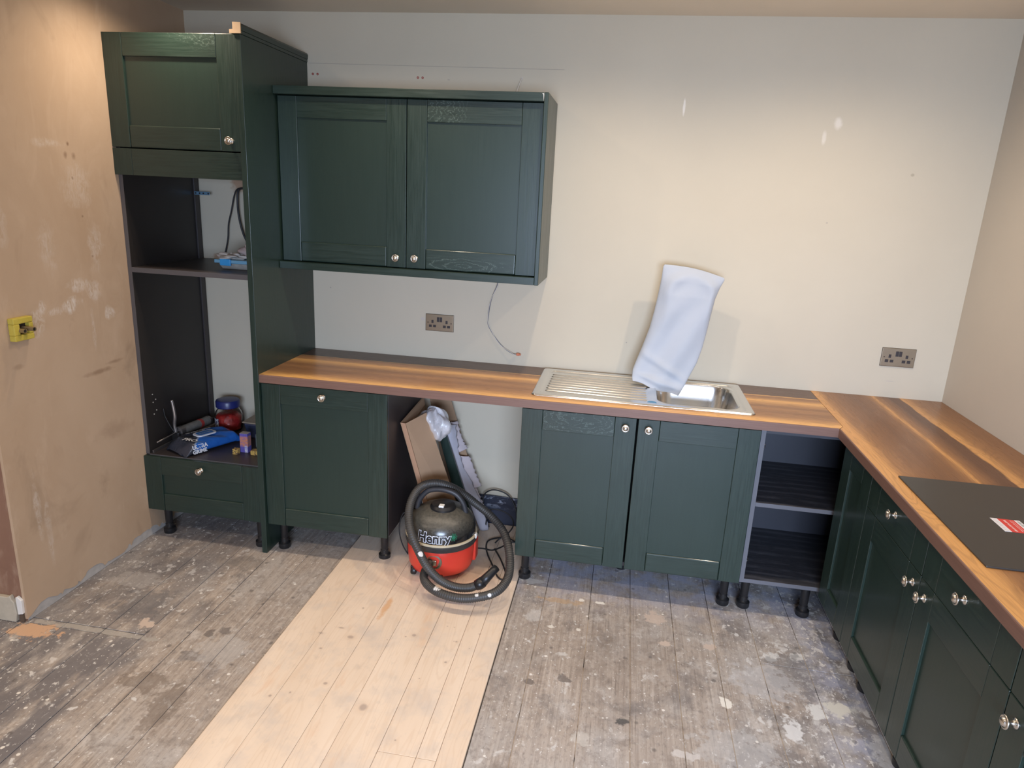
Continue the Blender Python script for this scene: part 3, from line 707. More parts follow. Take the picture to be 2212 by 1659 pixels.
# wall plugs left in the drill holes, cable tail over the wall cabinet
REDP = simple('red_wall_plug', (0.30, 0.03, 0.02), .5)
for x, z, lab in ((.027, 2.249, 'red wall plug nearest the tall end panel'), (.051, 2.249, 'second red wall plug from the tall end panel'),
             (.551, 2.244, 'left red wall plug above the middle of the wall cabinet'), (.574, 2.244, 'right red wall plug above the middle of the wall cabinet')):
    tag(MB().lathe([(0, -.002), (.0022, -.002), (.0022, .001), (.0055, .001), (.0055, -.001)], c=(x, 0, z), axis='-y', n=12).build('wall_plug', REDP, origin=(x, 0, z)), lab, 'wall plug', 'wall plugs left in the drill holes')
WCAB = simple('white_cable_sheath', (0.62, 0.58, 0.52), .5)
wc_ = MB().tube(spl([(1.046, .004, 2.252), (1.046, -.010, 2.247), (1.040, -.022, 2.225), (1.031, -.035, 2.19), (1.027, -.05, 2.155), (1.03, -.06, 2.118)], 6), .0028, 8)
wc_.lathe([(0, .002), (.005, .002), (.006, 0)], c=(1.046, 0, 2.252), axis='-y', n=10)
tag(wc_.build('cable_tail', WCAB, smooth=True, origin=(1.046, 0, 2.252)), 'short pale cable dropping from a hole to the top of the wall cabinet', 'cable')

# ------------------------------------------------------------------ wall cabinet
wcb = thing('wall_cabinet', 'dark green two-door wall cabinet mounted above the left worktop', 'cabinet', (.61, 0, 1.354))
Wp = -.355
MB().box(.005, 1.199, -.298, -.001, 1.390, 2.108).build('carcass', SIDE, wcb)
MB().box(.002, 1.1995, Wp, -.005, 2.1125, 2.1465).build('top_panel', G_H, wcb, bevel=.0012)
MB().box(.002, 1.1995, Wp, -.005, 1.354, 1.3865).build('bottom_panel', G_H, wcb, bevel=.0012)
MB().box(1.1998, 1.2186, Wp-.001, -.001, 1.353, 2.1475).build('end_panel', G_V, wcb, bevel=.0025)
GW = green('green_paint_ringed_rail', 'x', [((.085, .715), (.19, .21), 55, 'xz')])
GW2 = green('green_paint_lower_ringed_rail', 'x', [((.27, .06), (.22, .045), 24, 'xz')])
YW = -.3225
shaker(wcb, .005, .6005, 1.3895, 2.1095, YW, [(.558, 1.433)])
shaker(wcb, .6035, 1.197, 1.3895, 2.1095, YW, [(.647, 1.435)], rail_mat=(GW2, GW))
MB().prism([(1.190, Wp-.0006, 2.141), (1.1990, Wp-.0006, 2.143), (1.1990, Wp-.0006, 2.112), (1.1975, Wp-.0006, 2.125), (1.196, Wp-.0006, 2.139)], (0, .0008, 0)).build('paint_chip', WHITE, wcb, label='bare white chip')

# loose cable under the wall cabinet
GREYC = simple('grey_twin_cable', (0.16, 0.16, 0.18), .45)
cb = thing('loose_cable', 'thin grey cable with orange connector hanging below the wall cabinet', 'cable', (.985, -.02, 1.353))
pth = spl([(.985, -.030, 1.356), (.975, -.022, 1.30), (.948, -.014, 1.23), (.935, -.010, 1.15), (.934, -.008, 1.10), (.955, -.008, 1.06), (.985, -.008, 1.02), (1.015, -.010, .99), (1.050, -.016, .968), (1.078, -.020, .958), (1.090, -.02, .9585)], 8)
MB().tube(pth, .0021, 8).build('flex', GREYC, cb, smooth=True)
pth2 = [Vector(p)+Vector((.0035*math.sin(i*.22), -.001, .001*math.cos(i*.3))) for i, p in enumerate(pth)]
MB().tube(pth2, .0014, 6).build('white_core', WCAB, cb, smooth=True)
ORNG = simple('orange_connector_plastic', (0.55, 0.16, 0.07), .4)
MB().box(1.088, 1.103, -.027, -.013, .953, .965).box(1.103, 1.110, -.025, -.015, .954, .963).build('connector', ORNG, cb, bevel=.0015)

# ------------------------------------------------------------------ sink
sk_ = thing('sink', 'stainless steel inset sink with ribbed drainer on the left and bowl on the right', 'sink', (1.70, -.27, WZ))
def rr_dist(x, y, x0, x1, y0, y1, r):       # signed distance to a rounded rectangle, negative inside
    cx, cy = (x0+x1)/2, (y0+y1)/2; hx, hy = (x1-x0)/2-r, (y1-y0)/2-r
    dx, dy = abs(x-cx)-hx, abs(y-cy)-hy
    return math.hypot(max(dx, 0), max(dy, 0))+min(max(dx, dy), 0)-r
def sst(a, b, v):
    t = min(max((v-a)/(b-a), 0), 1); return t*t*(3-2*t)
def sink_z(x, y):
    z = .0065
    d = rr_dist(x, y, KX0, KX1, KY0, KY1, .02)
    z -= .006*sst(-.006, .0, d)
    d1 = rr_dist(x, y, KX0+.035, KX1-.035, KY0+.032, KY1-.040, .03)
    z -= .0052*sst(.003, -.004, d1)
    if x < 1.76:
        dd = rr_dist(x, y, KX0+.048, 1.742, -.462, -.092, .03)
        k = sst(.0, -.012, dd)
        q_ = abs(((y+.462)/.0411+.5) % 1-.5)*.0411
        z += k*.0046*sst(.0085, .0015, q_) - .0035*k*sst(1.28, 1.75, x)
    db = rr_dist(x, y, 1.782, 2.128, -.478, -.092, .085)
    z -= .135*sst(.004, -.030, db)+.015*sst(-.03, -.17, db)
    z += .004*sst(.012, .004, db)*sst(-.002, .004, db)
    return z
NX, NY = 220, 330
m_ = MB()
def sfn(u, v):
    x = KX0+(KX1-KX0)*u; y = KY0+(KY1-KY0)*v
    # pull grid corners to the rounded outline
    return (x, y, WZ+sink_z(x, y))
m_.grid(NX, NY, sfn)
o_ = m_.build('basin', STEEL, sk_, smooth=True, fixn=True)
md = o_.modifiers.new('s', 'SOLIDIFY'); md.thickness = .0008; md.offset = -1
b_ = bmesh.new(); b_.from_mesh(o_.data)
kill = [v for v in b_.verts if rr_dist(v.co.x+1.70, v.co.y-.27, KX0, KX1, KY0, KY1, .022) > .0005]
bmesh.ops.delete(b_, geom=kill, context='VERTS'); b_.to_mesh(o_.data); b_.free()
MB().lathe([(0, -.137+.004), (.028, -.137+.004), (.040, -.137+.007), (.044, -.137+.004)], c=(1.955, -.285, WZ-.006), n=24).build('waste', STEEL, sk_, smooth=True)
MB().lathe([(0, .0028), (.0185, .0028), (.020, .001), (.020, 0)], c=(1.756, -.474, WZ+.0035), n=24).build('sticker', simple('blue_foil_sticker', (0.03, 0.20, 0.42), .35), sk_, label='round blue sticker')

# ------------------------------------------------------------------ cloth draped over the tap
CLOTH = NM('pale_blue_white_fleece', .85, 0, .15)
CLOTH.color(CLOTH.mix(CLOTH.noise(CLOTH.co, 9, 4), (0.41, 0.44, 0.485), (0.46, 0.49, 0.535))); CLOTH.bump(CLOTH.noise(CLOTH.co, 500, 2), .3, .0006)
rows = [ # t, z_left, x_left, z_right, x_right, y_centre, half thickness
    (0.00, 1.462, 1.768, 1.418, 2.036, -.128, .0045), (.03, 1.452, 1.762, 1.408, 2.040, -.128, .012), (.10, 1.40, 1.759, 1.372, 2.024, -.130, .030), (.20, 1.33, 1.752, 1.32, 2.008, -.132, .040), (.32, 1.25, 1.742, 1.245, 1.998, -.134, .042),
    (.45, 1.165, 1.727, 1.165, 1.988, -.140, .040), (.58, 1.08, 1.703, 1.085, 1.975, -.148, .038), (.70, 1.015, 1.682, 1.02, 1.958, -.158, .034), (.82, .968, 1.668, .955, 1.930, -.170, .028), (.93, .935, 1.668, .895, 1.905, -.188, .020), (1.0, .921, 1.672, .866, 1.888, -.200, .012)]
def rowat(t):
    for a, b in zip(rows[:-1], rows[1:]):
        if t <= b[0]: k = (t-a[0])/(b[0]-a[0]); return [p+(q-p)*k for p, q in zip(a, b)]
    return list(rows[-1])
def cloth(u, v):
    _, zl, xl, zr, xr, yc, th = rowat(v)
    a = 2*PI*u; ca, sa = math.cos(a), math.sin(a)
    k = .5+.5*(abs(ca)**.8)*(1 if ca > 0 else -1)
    x = xl+(xr-xl)*k; z = zl+(zr-zl)*k
    y = yc - th*(1 if sa > 0 else -1)*(abs(sa)**.85)
    if v < .16: z += .012*math.sin(PI*k)*(1-v/.16)
    if sa > 0:      # front: ridge of the tap arch under the cloth, soft folds
        cx, cz, R = 1.895, 1.33, .098
        d = abs(math.hypot(x-cx, max(z-cz, 0))-R)
        y -= .015*math.exp(-(d/.028)**2)*min(1, sa*1.6)*sst(.0, .10, v)*sst(1.08, 1.30, z)*(1-.55*sst(1.90, 1.80, x)*sst(1.36, 1.26, z))
        y -= .010*math.exp(-((x-(1.70+.9*(v-.62)**1)) / .035)**2)*sa*sst(.3, .5, v)
        y += .008*math.sin((x*1.0-z*.55)*38)*sa*sst(.12, .35, v)
        y -= .012*math.exp(-((v-.90-.08*(k-.5))/.035)**2)*sa*sst(0, .3, k)
        z += .004*math.sin(k*9)*sst(.85, 1, v)
    return (x, y, z)
m_ = MB(); m_.grid(96, 110, cloth, wrapu=True)
m_.add([cloth(i/96, 0) for i in range(96)], [tuple(range(96))])
tag(m_.build('draped_cloth', CLOTH.m, smooth=True, origin=(1.86, -.14, .90)), 'pale blue-white cloth sleeve pulled over the tap behind the sink', 'cloth')
tp = MB().lathe([(0, 0), (.026, 0), (.026, .006), (.018, .012), (.016, .05), (.0105, .06)], c=(1.80, -.062, WZ+.001), n=20)
tp.tube(spl([(1.80, -.062, .95), (1.80, -.090, 1.10), (1.80, -.122, 1.22), (1.80, -.130, 1.32), (1.83, -.130, 1.395), (1.895, -.130, 1.422), (1.965, -.130, 1.395), (1.985, -.131, 1.32), (1.985, -.132, 1.27)], 6), .010, 12)
tag(tp.build('tap', STEEL, smooth=True, origin=(1.80, -.062, WZ)), 'swan-neck kitchen tap hidden inside the pale cloth sleeve', 'tap')

# ------------------------------------------------------------------ pipe outlet on the plaster wall
YEL = NM('yellow_tape', .45); YEL.color(YEL.mix(YEL.noise(YEL.co, 60, 4), (0.48, 0.36, 0.04), (0.62, 0.52, 0.10))); YEL = YEL.m
po = thing('pipe_outlet', 'square yellow-edged pipe outlet with two stub pipes on the plaster wall', 'pipe outlet', (XL, -1.17, 1.164))
y0, y1, z0, z1 = -1.213, -1.127, 1.121, 1.207
for nm, bx in (('frame', (y0, y1, z1-.022, z1)), ('frame', (y0, y1, z0, z0+.022)), ('frame', (y0, y0+.026, z0+.022, z1-.022)), ('frame', (y1-.018, y1, z0+.022, z1-.022))):
    MB().box(XL, XL+.026, bx[0], bx[1], bx[2], bx[3]).build(nm, YEL, po, bevel=.003)
MB().box(XL+.0005, XL+.008, y0+.02, y1-.015, z0+.02, z1-.02).build('recess', simple('dark_brown_recess', (0.035, 0.022, 0.018), .8), po)
OLDC = simple('weathered_copper', (0.30, 0.22, 0.12), .45, .5, var=.2, vs=60)
for yy, zz, ln in ((-1.186, 1.160, .040), (-1.160, 1.164, .055)):
    pp = MB().lathe([(.0075, 0), (.0085, 0), (.0085, ln), (.0068, ln), (.0068, .004), (0, .004)], c=(XL+.006, yy, zz), axis='x', n=18).build('stub_pipe', OLDC, po)
    smooth_by_angle(pp)
    MB().lathe([(0, ln-.004), (.0067, ln-.004)], c=(XL+.006, yy, zz), axis='x', n=18).build('bore', BLACKP, pp)

# ------------------------------------------------------------------ vacuum cleaner
VX, VY = .850, -.520
def dome_mat():
    m = NM('dusty_glossy_black_plastic', .12, 0, .6)
    o = m.sep(); n = m.noise(m.co, 90, 4, .7); up = m.mr(o[2], .225, .30)
    d = m.math('MULTIPLY', up, m.mr(n, .38, .62, .45, .75)); m.color(m.mix(m.math('MULTIPLY', d, .75), (0.010, 0.010, 0.010), (0.17, 0.155, 0.12)))
    m.rough(m.mr(d, 0, .6, .10, .42))
    return m.m
DOME = dome_mat()
REDV = simple('red_vacuum_drum', (0.62, 0.040, 0.022), .32, var=.06)
BAND = simple('dark_band_plastic', (0.030, 0.028, 0.027), .4, var=.3, vs=90)
CRM = simple('cream_seal', (0.50, 0.42, 0.28), .5, var=.2, vs=60)
vc = thing('vacuum_cleaner', 'red and black tub vacuum cleaner with its ribbed hose looped over it', 'vacuum cleaner', (VX, VY, 0))
FZ = .0085
MB().lathe([(0, .030), (.120, .030), (.145, .040), (.152, .060), (.156, .10), (.160, .176), (.158, .180), (0, .180)], c=(VX, VY, FZ-.008), n=64).build('drum', REDV, vc, smooth=True)
def prof_dome(z):   # radius of dome at height z
    pts = [(.196, .161), (.235, .159), (.262, .152), (.285, .138), (.303, .117), (.316, .092), (.325, .06), (.330, .03), (.331, 0)]
    for (za, ra), (zb, rb_) in zip(pts[:-1], pts[1:]):
        if z <= zb: k = max(0, (z-za)/(zb-za)); return ra+(rb_-ra)*k
    return 0
dp = [(r, z) for z, r in [(.196, .161), (.215, .1605), (.235, .159), (.250, .1565), (.262, .152), (.275, .1455), (.285, .138), (.295, .128), (.303, .117), (.311, .104), (.316, .092), (.322, .075), (.325, .06), (.329, .038), (.331, .018), (.3315, 0)]]
MB().lathe(dp, c=(VX, VY, 0), n=72).build('dome', DOME, vc, smooth=True)
bd = MB().lathe([(.158, .166), (.166, .168), (.168, .174), (.168, .192), (.165, .196), (.158, .197)], c=(VX, VY, 0), n=64).build('band', BAND, vc); smooth_by_angle(bd)
sl = MB().lathe([(.160, .1965), (.1675, .1965), (.1685, .200), (.1670, .205), (.1605, .206)], c=(VX, VY, 0), n=64).build('seal', CRM, vc); smooth_by_angle(sl)
MB().box(VX+.130, VX+.166, VY+.0, VY+.06, .06, .165).build('back_casing', REDV, vc, bevel=.008, seg=3)
MB().box(VX+.160, VX+.172, VY-.02, VY+.005, .186, .208).build('clip', WHITE, vc, bevel=.004)
# lid cap and handle
cp = MB().lathe([(0, .349), (.035, .348), (.052, .343), (.060, .332), (.060, .318), (.05, .31)], c=(VX+.008, VY-.012, 0), n=40).build('cap', BLACKP, vc); smooth_by_angle(cp)
MB().box(VX-.002, VX+.022, VY-.062, VY-.036, .338, .352).build('switch', WHITE, cp, bevel=.003)
HDP = spl([(VX-.120, VY-.005, .300), (VX-.108, VY-.004, .345), (VX-.075, VY-.002, .388), (VX-.03, VY, .404), (VX+.02, VY, .404), (VX+.065, VY+.002, .388), (VX+.098, VY+.004, .348), (VX+.112, VY+.005, .300)], 6)
MB().tube(HDP, .0125, 14).build('handle', simple('worn_black_handle', (0.030, 0.031, 0.036), .45), vc, smooth=True)
# castors
for dx, dy in ((-.105, -.095), (.03, -.140), (.12, .07), (-.10, .08)):
    cs = MB().lathe([(0, -.011), (.017, -.011), (.019, -.008), (.019, .008), (.017, .011), (0, .011)], c=(VX+dx, VY+dy, .019+FZ), axis='x', n=20).build('castor', BLACKP, vc)
    smooth_by_angle(cs)
    MB().box(VX+dx-.015, VX+dx+.015, VY+dy-.006, VY+dy+.012, .03, .05).build('fork', BLACKP, cs, bevel=.003)
# hose inlet on the front
nz = MB().lathe([(.036, -.02), (.036, .006), (.030, .010), (.029, .004), (0, .004)], c=(.858, VY-.150, .118), axis='-y', n=28).build('hose_inlet', simple('dusty_olive_plastic', (0.14, 0.115, 0.07), .5, var=.2), vc); smooth_by_angle(nz)
MB().box(.850, .870, VY-.168, VY-.150, .104, .132).build('catch', BRASS, vc, bevel=.004)
# hose
HP = [(.842, -.672, .116), (.834, -.715, .104), (.838, -.765, .093), (.870, -.810, .083), (.932, -.845, .076), (1.017, -.860, .074), (1.095, -.850, .082), (1.168, -.820, .099), (1.203, -.760, .120), (1.206, -.690, .143), (1.186, -.600, .182), (1.142, -.505, .220), (1.071, -.445, .261), (.993, -.425, .306), (.928, -.445, .362), (.872, -.482, .408),
      (.808, -.502, .426), (.752, -.530, .414), (.726, -.580, .377), (.727, -.640, .325), (.757, -.703, .267), (.806, -.742, .200), (.856, -.772, .146), (.917, -.785, .100), (.984, -.790, .080), (1.046, -.785, .082), (1.088, -.775, .100)]
hpth = spl(HP, 26)
def hrad(t, i): return .0200-.0028*(.5+.5*math.cos(i*PI*.66))
def hose_mat():
    m = NM('grey_black_ribbed_hose', .5)
    base = m.mix(m.noise(m.co, 20, 3), (0.028, 0.026, 0.024), (0.055, 0.051, 0.046))
    for i, (p, r) in enumerate((((.02, -.255, .09), .020), ((.0, -.20, .125), .016), ((.07, -.315, .085), .020), ((.245, -.335, .095), .010), ((.125, -.27, .075), .011), ((.35, -.17, .14), .012), ((.30, -.33, .10), .009), ((-.03, -.24, .20), .012))):
        vd = m.n('ShaderNodeVectorMath', operation='DISTANCE'); m.l(m.co, vd.inputs[0]); vd.inputs[1].default_value = p
        d = m.math('ADD', vd.outputs['Value'], m.math('MULTIPLY', m.math('SUBTRACT', m.noise(m.co, 60+i, 3), .5), r*1.6))
        base = m.mix(m.mr(d, r, r*.75, 0, .9), base, (0.66, 0.64, 0.60))
    m.color(base); return m.m
MB().tube(hpth, .02, 14, rad=hrad).build('hose', hose_mat(), vc, smooth=True)
MB().tube([(1.075, -.778, .093), (1.090, -.7755, .101), (1.105, -.770, .112)], .024, 16, rad=lambda t, i: (.022, .025, .024)[i]).build('cuff', BLACKP, vc, smooth=True)
MB().tube([(1.100, -.772, .108), (1.120, -.755, .128), (1.140, -.732, .146), (1.152, -.716, .156)], .018, 16, rad=lambda t, i: (.023, .020, .018, .017)[i]).build('wand_end', BLACKP, vc, smooth=True)
# lettering on the dome
def wrap_text(txt, size, ang0, zc, off, mat, expand, name, par):
    cu = bpy.data.curves.new(name, 'FONT'); cu.body = txt; cu.size = size; cu.offset = expand; cu.resolution_u = 4; cu.space_character = 1.0
    tmp = bpy.data.objects.new(name, cu); C.objects.link(tmp)
    dg = bpy.context.evaluated_depsgraph_get(); dg.update()
    me = bpy.data.meshes.new_from_object(tmp.evaluated_get(dg)); bpy.data.objects.remove(tmp)
    b = bmesh.new(); b.from_mesh(me); bmesh.ops.triangulate(b, faces=b.faces)
    bmesh.ops.subdivide_edges(b, edges=[e for e in b.edges if e.calc_length() > size*.25], cuts=2)
    for v in b.verts:
        z = zc+v.co.y; r = prof_dome(z)+off; a = ang0+v.co.x/.161
        v.co = Vector((r*math.sin(a), -r*math.cos(a), z))
    bmesh.ops.recalc_face_normals(b, faces=b.faces)
    b.to_mesh(me); b.free(); me.materials.clear(); me.materials.append(mat)
    o = bpy.data.objects.new(name, me); C.objects.link(o); o.parent = par; return o
LETW = simple('white_letter_outline', (0.74, 0.76, 0.84), .4); LETB = simple('black_lettering', (0.012, 0.012, 0.012), .4); LETG = simple('green_emblem_ink', (0.012, 0.15, 0.075), .4)
wrap_text('Henry', .062, -.47, .2155, .0012, LETW, .0042, 'lettering_outline', vc)
wrap_text('Henry', .062, -.47, .2155, .0020, LETB, .0017, 'lettering', vc)
em = MB()
for k in range(8):
    a0 = k*PI/4+.2; cx = .018*math.cos(a0)*.62; cz = .018*math.sin(a0)*.62
    ring = []
    for j in range(14):
        q = 2*PI*j/14; u = .0072*math.cos(q); w_ = .0036*math.sin(q)
        X = cx+u*math.cos(a0)-w_*math.sin(a0); Z = cz+u*math.sin(a0)+w_*math.cos(a0)
        X2 = cx+u*.62*math.cos(a0)-w_*.5*math.sin(a0); Z2 = cz+u*.62*math.sin(a0)+w_*.5*math.cos(a0)
        ring.append(((X, Z), (X2, Z2)))
    pts = [p for pr in ring for p in pr]
    def onD(X, Z):
        z = .240+Z; r = prof_dome(z)+.0018; a = .60+X/.161; return (VX+r*math.sin(a), VY-r*math.cos(a), z)
    em.add([onD(*p) for p in pts], [(2*j, 2*((j+1) % 14), 2*((j+1) % 14)+1, 2*j+1) for j in range(14)])
em.add([onD(.0042*math.cos(2*PI*j/10), .0042*math.sin(2*PI*j/10)) for j in range(10)], [tuple(range(10))])
em.build('flower_emblem', LETG, vc, label='green eight-petal flower emblem')
# mains lead of the cleaner
ld = MB().tube(spl([(1.015, -.47, .10), (1.04, -.44, .085), (1.075, -.40, .06), (1.11, -.34, .05), (1.15, -.30, .06), (1.19, -.28, .05), (1.17, -.22, .02), (1.10, -.17, .0125), (1.03, -.21, .0125), (1.02, -.27, .0125), (1.045, -.36, .0125), (1.09, -.46, .0125), (1.13, -.55, .0125), (1.16, -.57, .0125), (1.165, -.52, .0125), (1.12, -.40, .0125), (1.07, -.30, .0125)], 10), .0038, 8)
ld.build('mains_lead', BLACKR, vc, smooth=True)
# cables by the wall
c1 = MB().tube(spl([(.995, -.075, .0125), (.965, -.070, .09), (.955, -.050, .175), (.99, -.045, .212), (1.04, -.045, .214), (1.09, -.045, .19), (1.13, -.06, .13), (1.15, -.09, .05), (1.16, -.12, .0125)], 8), .0036, 8)
tag(c1.build('coiled_cable', BLACKR, smooth=True, origin=(1.04, -.05, FZ)), 'black cable arching against the navy strip in the gap', 'cable')
c2 = MB().tube(spl([(.98, -.10, .0125), (.99, -.12, .08), (1.01, -.13, .14), (1.07, -.13, .142), (1.12, -.14, .12), (1.14, -.17, .09), (1.12, -.21, .06), (1.08, -.22, .03), (1.06, -.24, .0125)], 8), .0036, 8)
tag(c2.build('coiled_cable', BLACKR, smooth=True, origin=(1.06, -.15, FZ)), 'black cable loop hanging in front of the navy strip, behind the hose', 'cable')
c3 = MB().tube(spl([(.665, -.455, .0125), (.645, -.46, .05), (.630, -.465, .10), (.624, -.465, .15), (.632, -.465, .205), (.648, -.462, .235), (.660, -.455, .20), (.662, -.450, .10), (.664, -.448, .0125)], 8), .003, 8)
tag(c3.build('thin_cable', BLACKR, smooth=True, origin=(.65, -.46, FZ)), 'thin black cable looping up left of the vacuum cleaner', 'cable')

# ------------------------------------------------------------------ packaging leaning in the gap
CARD = NM('brown_cardboard', .8, 0, .2); CARD.color(CARD.mix(CARD.noise(CARD.co, 10, 5), (0.32, 0.205, 0.125), (0.38, 0.25, 0.155))); CARD.bump(CARD.noise(CARD.mapn((1, 300, 1)), 1, 1), .06, .0005); CARD = CARD.m
CARDT = simple('taped_cardboard_edge', (0.44, 0.25, 0.15), .5, var=.08)
bx = thing('cardboard_box', 'long open cardboard box leaning behind the vacuum cleaner', 'box', (.93, -.20, FZ))
# front corners (top) and their feet on the floor; the box leans left against the base cabinet
TL, TR = Vector((.637, -.420, .675)), Vector((.716, -.350, .715))
BLk, BRk = Vector((.800, -.345, .0095)), Vector((.935, -.275, .0095))
back = Vector((.0, .30, .035))
dn = (BLk-TL)
def slab(name, a, b, c, d, th, mat, par, label=None, bevel=.0008):
    a, b, c, d = map(Vector, (a, b, c, d)); n = (b-a).cross(d-a).normalized()*th
    return MB().hexa([a, b, c, d, a+n, b+n, c+n, d+n]).build(name, mat, par, bevel=bevel, label=label)
TLs = TL+Vector((-.022, .0, .001)); BLs = BLk+Vector((-.024, .002, 0))
slab('front_wall', TL, TR, BRk, BLk, -.004, CARD, bx)
slab('taped_edge', TLs, TL, BLk, BLs, -.003, CARDT, bx)
slab('side_wall', TLs, TLs+Vector((.012, .32, .035)), BLs+Vector((.02, .24, 0)), BLs, .004, CARD, bx)
slab('flap', TLs+Vector((.002, .0, -.004)), TLs+Vector((.015, .32, .034)), TLs+Vector((.030, .30, .004)), TLs+Vector((.030, .02, -.030)), .003, CARD, bx)
bb = slab('cardboard_sheet', (.640, -.060, .742), (.752, -.060, .738), (.985, -.055, .0095), (.80, -.055, .0095), .004, CARD, None)
bb.location = (0, 0, 0); tag(bb, 'flat brown cardboard sheet leaning on the back wall under the worktop', 'cardboard')
dk = slab('dark_board', (.712, -.165, .60), (.752, -.165, .60), (.955, -.165, .0095), (.885, -.165, .0095), .016, G_V, None)
tag(dk, 'narrow dark green offcut board leaning between box and white foam', 'board')
FOAM = simple('lavender_white_foam', (0.46, 0.44, 0.48), .8, var=.10, vs=20)
FOAM2 = simple('pinkish_packing_foam', (0.50, 0.43, 0.43), .85, var=.10, vs=25)
def sheet(name, cl, cr, label, mat, th, amp, seed, cat='foam'):
    rr = random.Random(seed); cl = [Vector(p) for p in cl]; cr = [Vector(p) for p in cr]
    L_, R_ = spl(cl, 8), spl(cr, 8); n = len(L_)
    ph = rr.uniform(0, 6)
    def f(u, v):
        i = int(round(v*(n-1))); p = L_[i].lerp(R_[i], u)
        p = p+Vector((0, -amp*math.sin(u*PI)*(1+.4*math.sin(v*9+ph)), 0))
        if u > .98: p += Vector((.004*math.sin(v*41+ph)+.003*math.sin(v*97), 0, 0))
        return p
    return tag(MB().grid(12, n, f).build(name, mat, smooth=True, solid=th, origin=tuple(cl[-1])), label, cat)
sheet('foam_sheet', [(.745, -.135, .60), (.765, -.135, .54), (.79, -.135, .40), (.88, -.130, .20), (.955, -.120, .012)], [(.805, -.10, .58), (.812, -.10, .51), (.84, -.10, .38), (.935, -.10, .20), (1.00, -.10, .012)], 'long lavender-white foam sheet leaning beside the dark offcut board', FOAM, .004, .012, 1)
sheet('foam_wrap', [(.775, -.088, .590), (.768, -.090, .53), (.775, -.090, .47), (.800, -.090, .42)], [(.806, -.074, .592), (.826, -.074, .52), (.846, -.074, .475), (.866, -.074, .450)], 'upper crumpled piece of pinkish packing foam against the back wall', FOAM2, .004, .012, 2)
sheet('foam_wrap', [(.812, -.088, .41), (.835, -.088, .35), (.865, -.088, .28), (.892, -.088, .235)], [(.876, -.074, .405), (.900, -.074, .345), (.925, -.074, .285), (.945, -.074, .245)], 'lower rolled piece of pinkish packing foam against the back wall', FOAM2, .004, .014, 5)
sheet('foam_offcut', [(.885, -.10, .235), (.905, -.10, .18), (.935, -.10, .11), (.95, -.10, .012)], [(.922, -.085, .235), (.945, -.085, .18), (.968, -.085, .12), (.975, -.085, .012)], 'small pinkish foam offcut just above the navy strip', FOAM2, .004, .010, 9)
# clear plastic bag bundle
PB = NM('clear_plastic_film', .22, 0, .6); PB.color((0.85, 0.83, 0.85)); PB.b.inputs['Transmission Weight'].default_value = .45
PB.bump(PB.noise(PB.co, 35, 4, .6, 1.5), .5, .004)
def bag(u, v):
    a = 2*PI*u; b = PI*v
    r = 1+.14*math.sin(3*a+2*b)+.10*math.sin(5*a-3*b+1)+.05*math.sin(11*a+4*b)
    return (.745+.074*r*math.cos(a)*math.sin(b), -.285+.075*r*math.sin(a)*math.sin(b), .642+.070*r*math.cos(b)+.02*math.cos(a)*-1*math.sin(b))
bg = MB().grid(64, 36, bag, wrapu=True)
tag(bg.build('plastic_bag', PB.m, smooth=True, origin=(.742, -.285, .60)), 'crumpled clear plastic bag stuffed in the top of the cardboard box', 'plastic bag')
wp = MB().tube([(.633, -.10, .0095), (.632, -.10, .30)], .004, 8)
tag(wp.build('thin_pipe', WCAB, smooth=True, origin=(.633, -.10, FZ)), 'thin white pipe standing behind the cardboard box beside the base cabinet', 'pipe')

# ------------------------------------------------------------------ things in the tall cabinet
SZ = .4352
# sealant gun
gn = thing('sealant_gun', 'dark metal sealant gun holding a grey cartridge on the lower shelf of the tall cabinet', 'sealant gun', (-.52, -.30, SZ))
GA, GB_ = Vector((-.562, -.405, .500)), Vector((-.556, -.090, .478))
dr = (GB_-GA).normalized()
SIL = simple('scuffed_cartridge', (0.20, 0.19, 0.17), .45, var=.35, vs=50); RCT = simple('red_cartridge_band', (0.45, 0.05, 0.04), .45)
STD = simple('dull_dark_steel', (0.22, 0.20, 0.19), .35, .8)
MB().tube([GA+dr*.03, GA+dr*.245], .024, 20).build('cartridge', SIL, gn, smooth=False)
MB().tube([GA+dr*.165, GA+dr*.187], .0246, 20).build('red_band', RCT, gn)
MB().tube([GA+dr*.245, GA+dr*.262, GA+dr*.30], .02, 12, rad=lambda t, i: (.012, .010, .004)[i]).build('nozzle', BLACKP, gn, smooth=True)
MB().tube([GA+Vector((0, 0, .0)), GA+dr*.03], .027, 20).build('end_plate', STD, gn)
MB().tube([GA+dr*.24, GA+dr*.255], .026, 20).build('end_ring', STD, gn)
MB().tube(spl([GA+Vector((.0, -.01, -.012)), GA+Vector((-.004, -.014, .04)), GA+Vector((.006, -.02, .09)), GA+Vector((.004, -.024, .145)), GA+Vector((.0, -.026, .175))], 6), .006, 10, rad=lambda t, i: .0085-.0035*abs(t-.45)).build('grip', simple('polished_handle', (0.45, 0.43, 0.42), .3, .85), gn, smooth=True)
MB().tube(spl([GA+Vector((0, -.01, -.01)), GA+Vector((-.02, -.02, .03)), GA+Vector((-.04, -.03, .09)), GA+Vector((-.045, -.03, .13))], 6), .003, 8).build('trigger', BLACKP, gn, smooth=True)
MB().tube([GA-dr*.02, GA-dr*.13+Vector((-.004, -.02, -.012))], .0038, 8).build('plunger_rod', STD, gn, smooth=True)
MB().box(-.586, -.542, -.425, -.392, .4365, .505).build('stand_block', BLACKP, gn, bevel=.008)
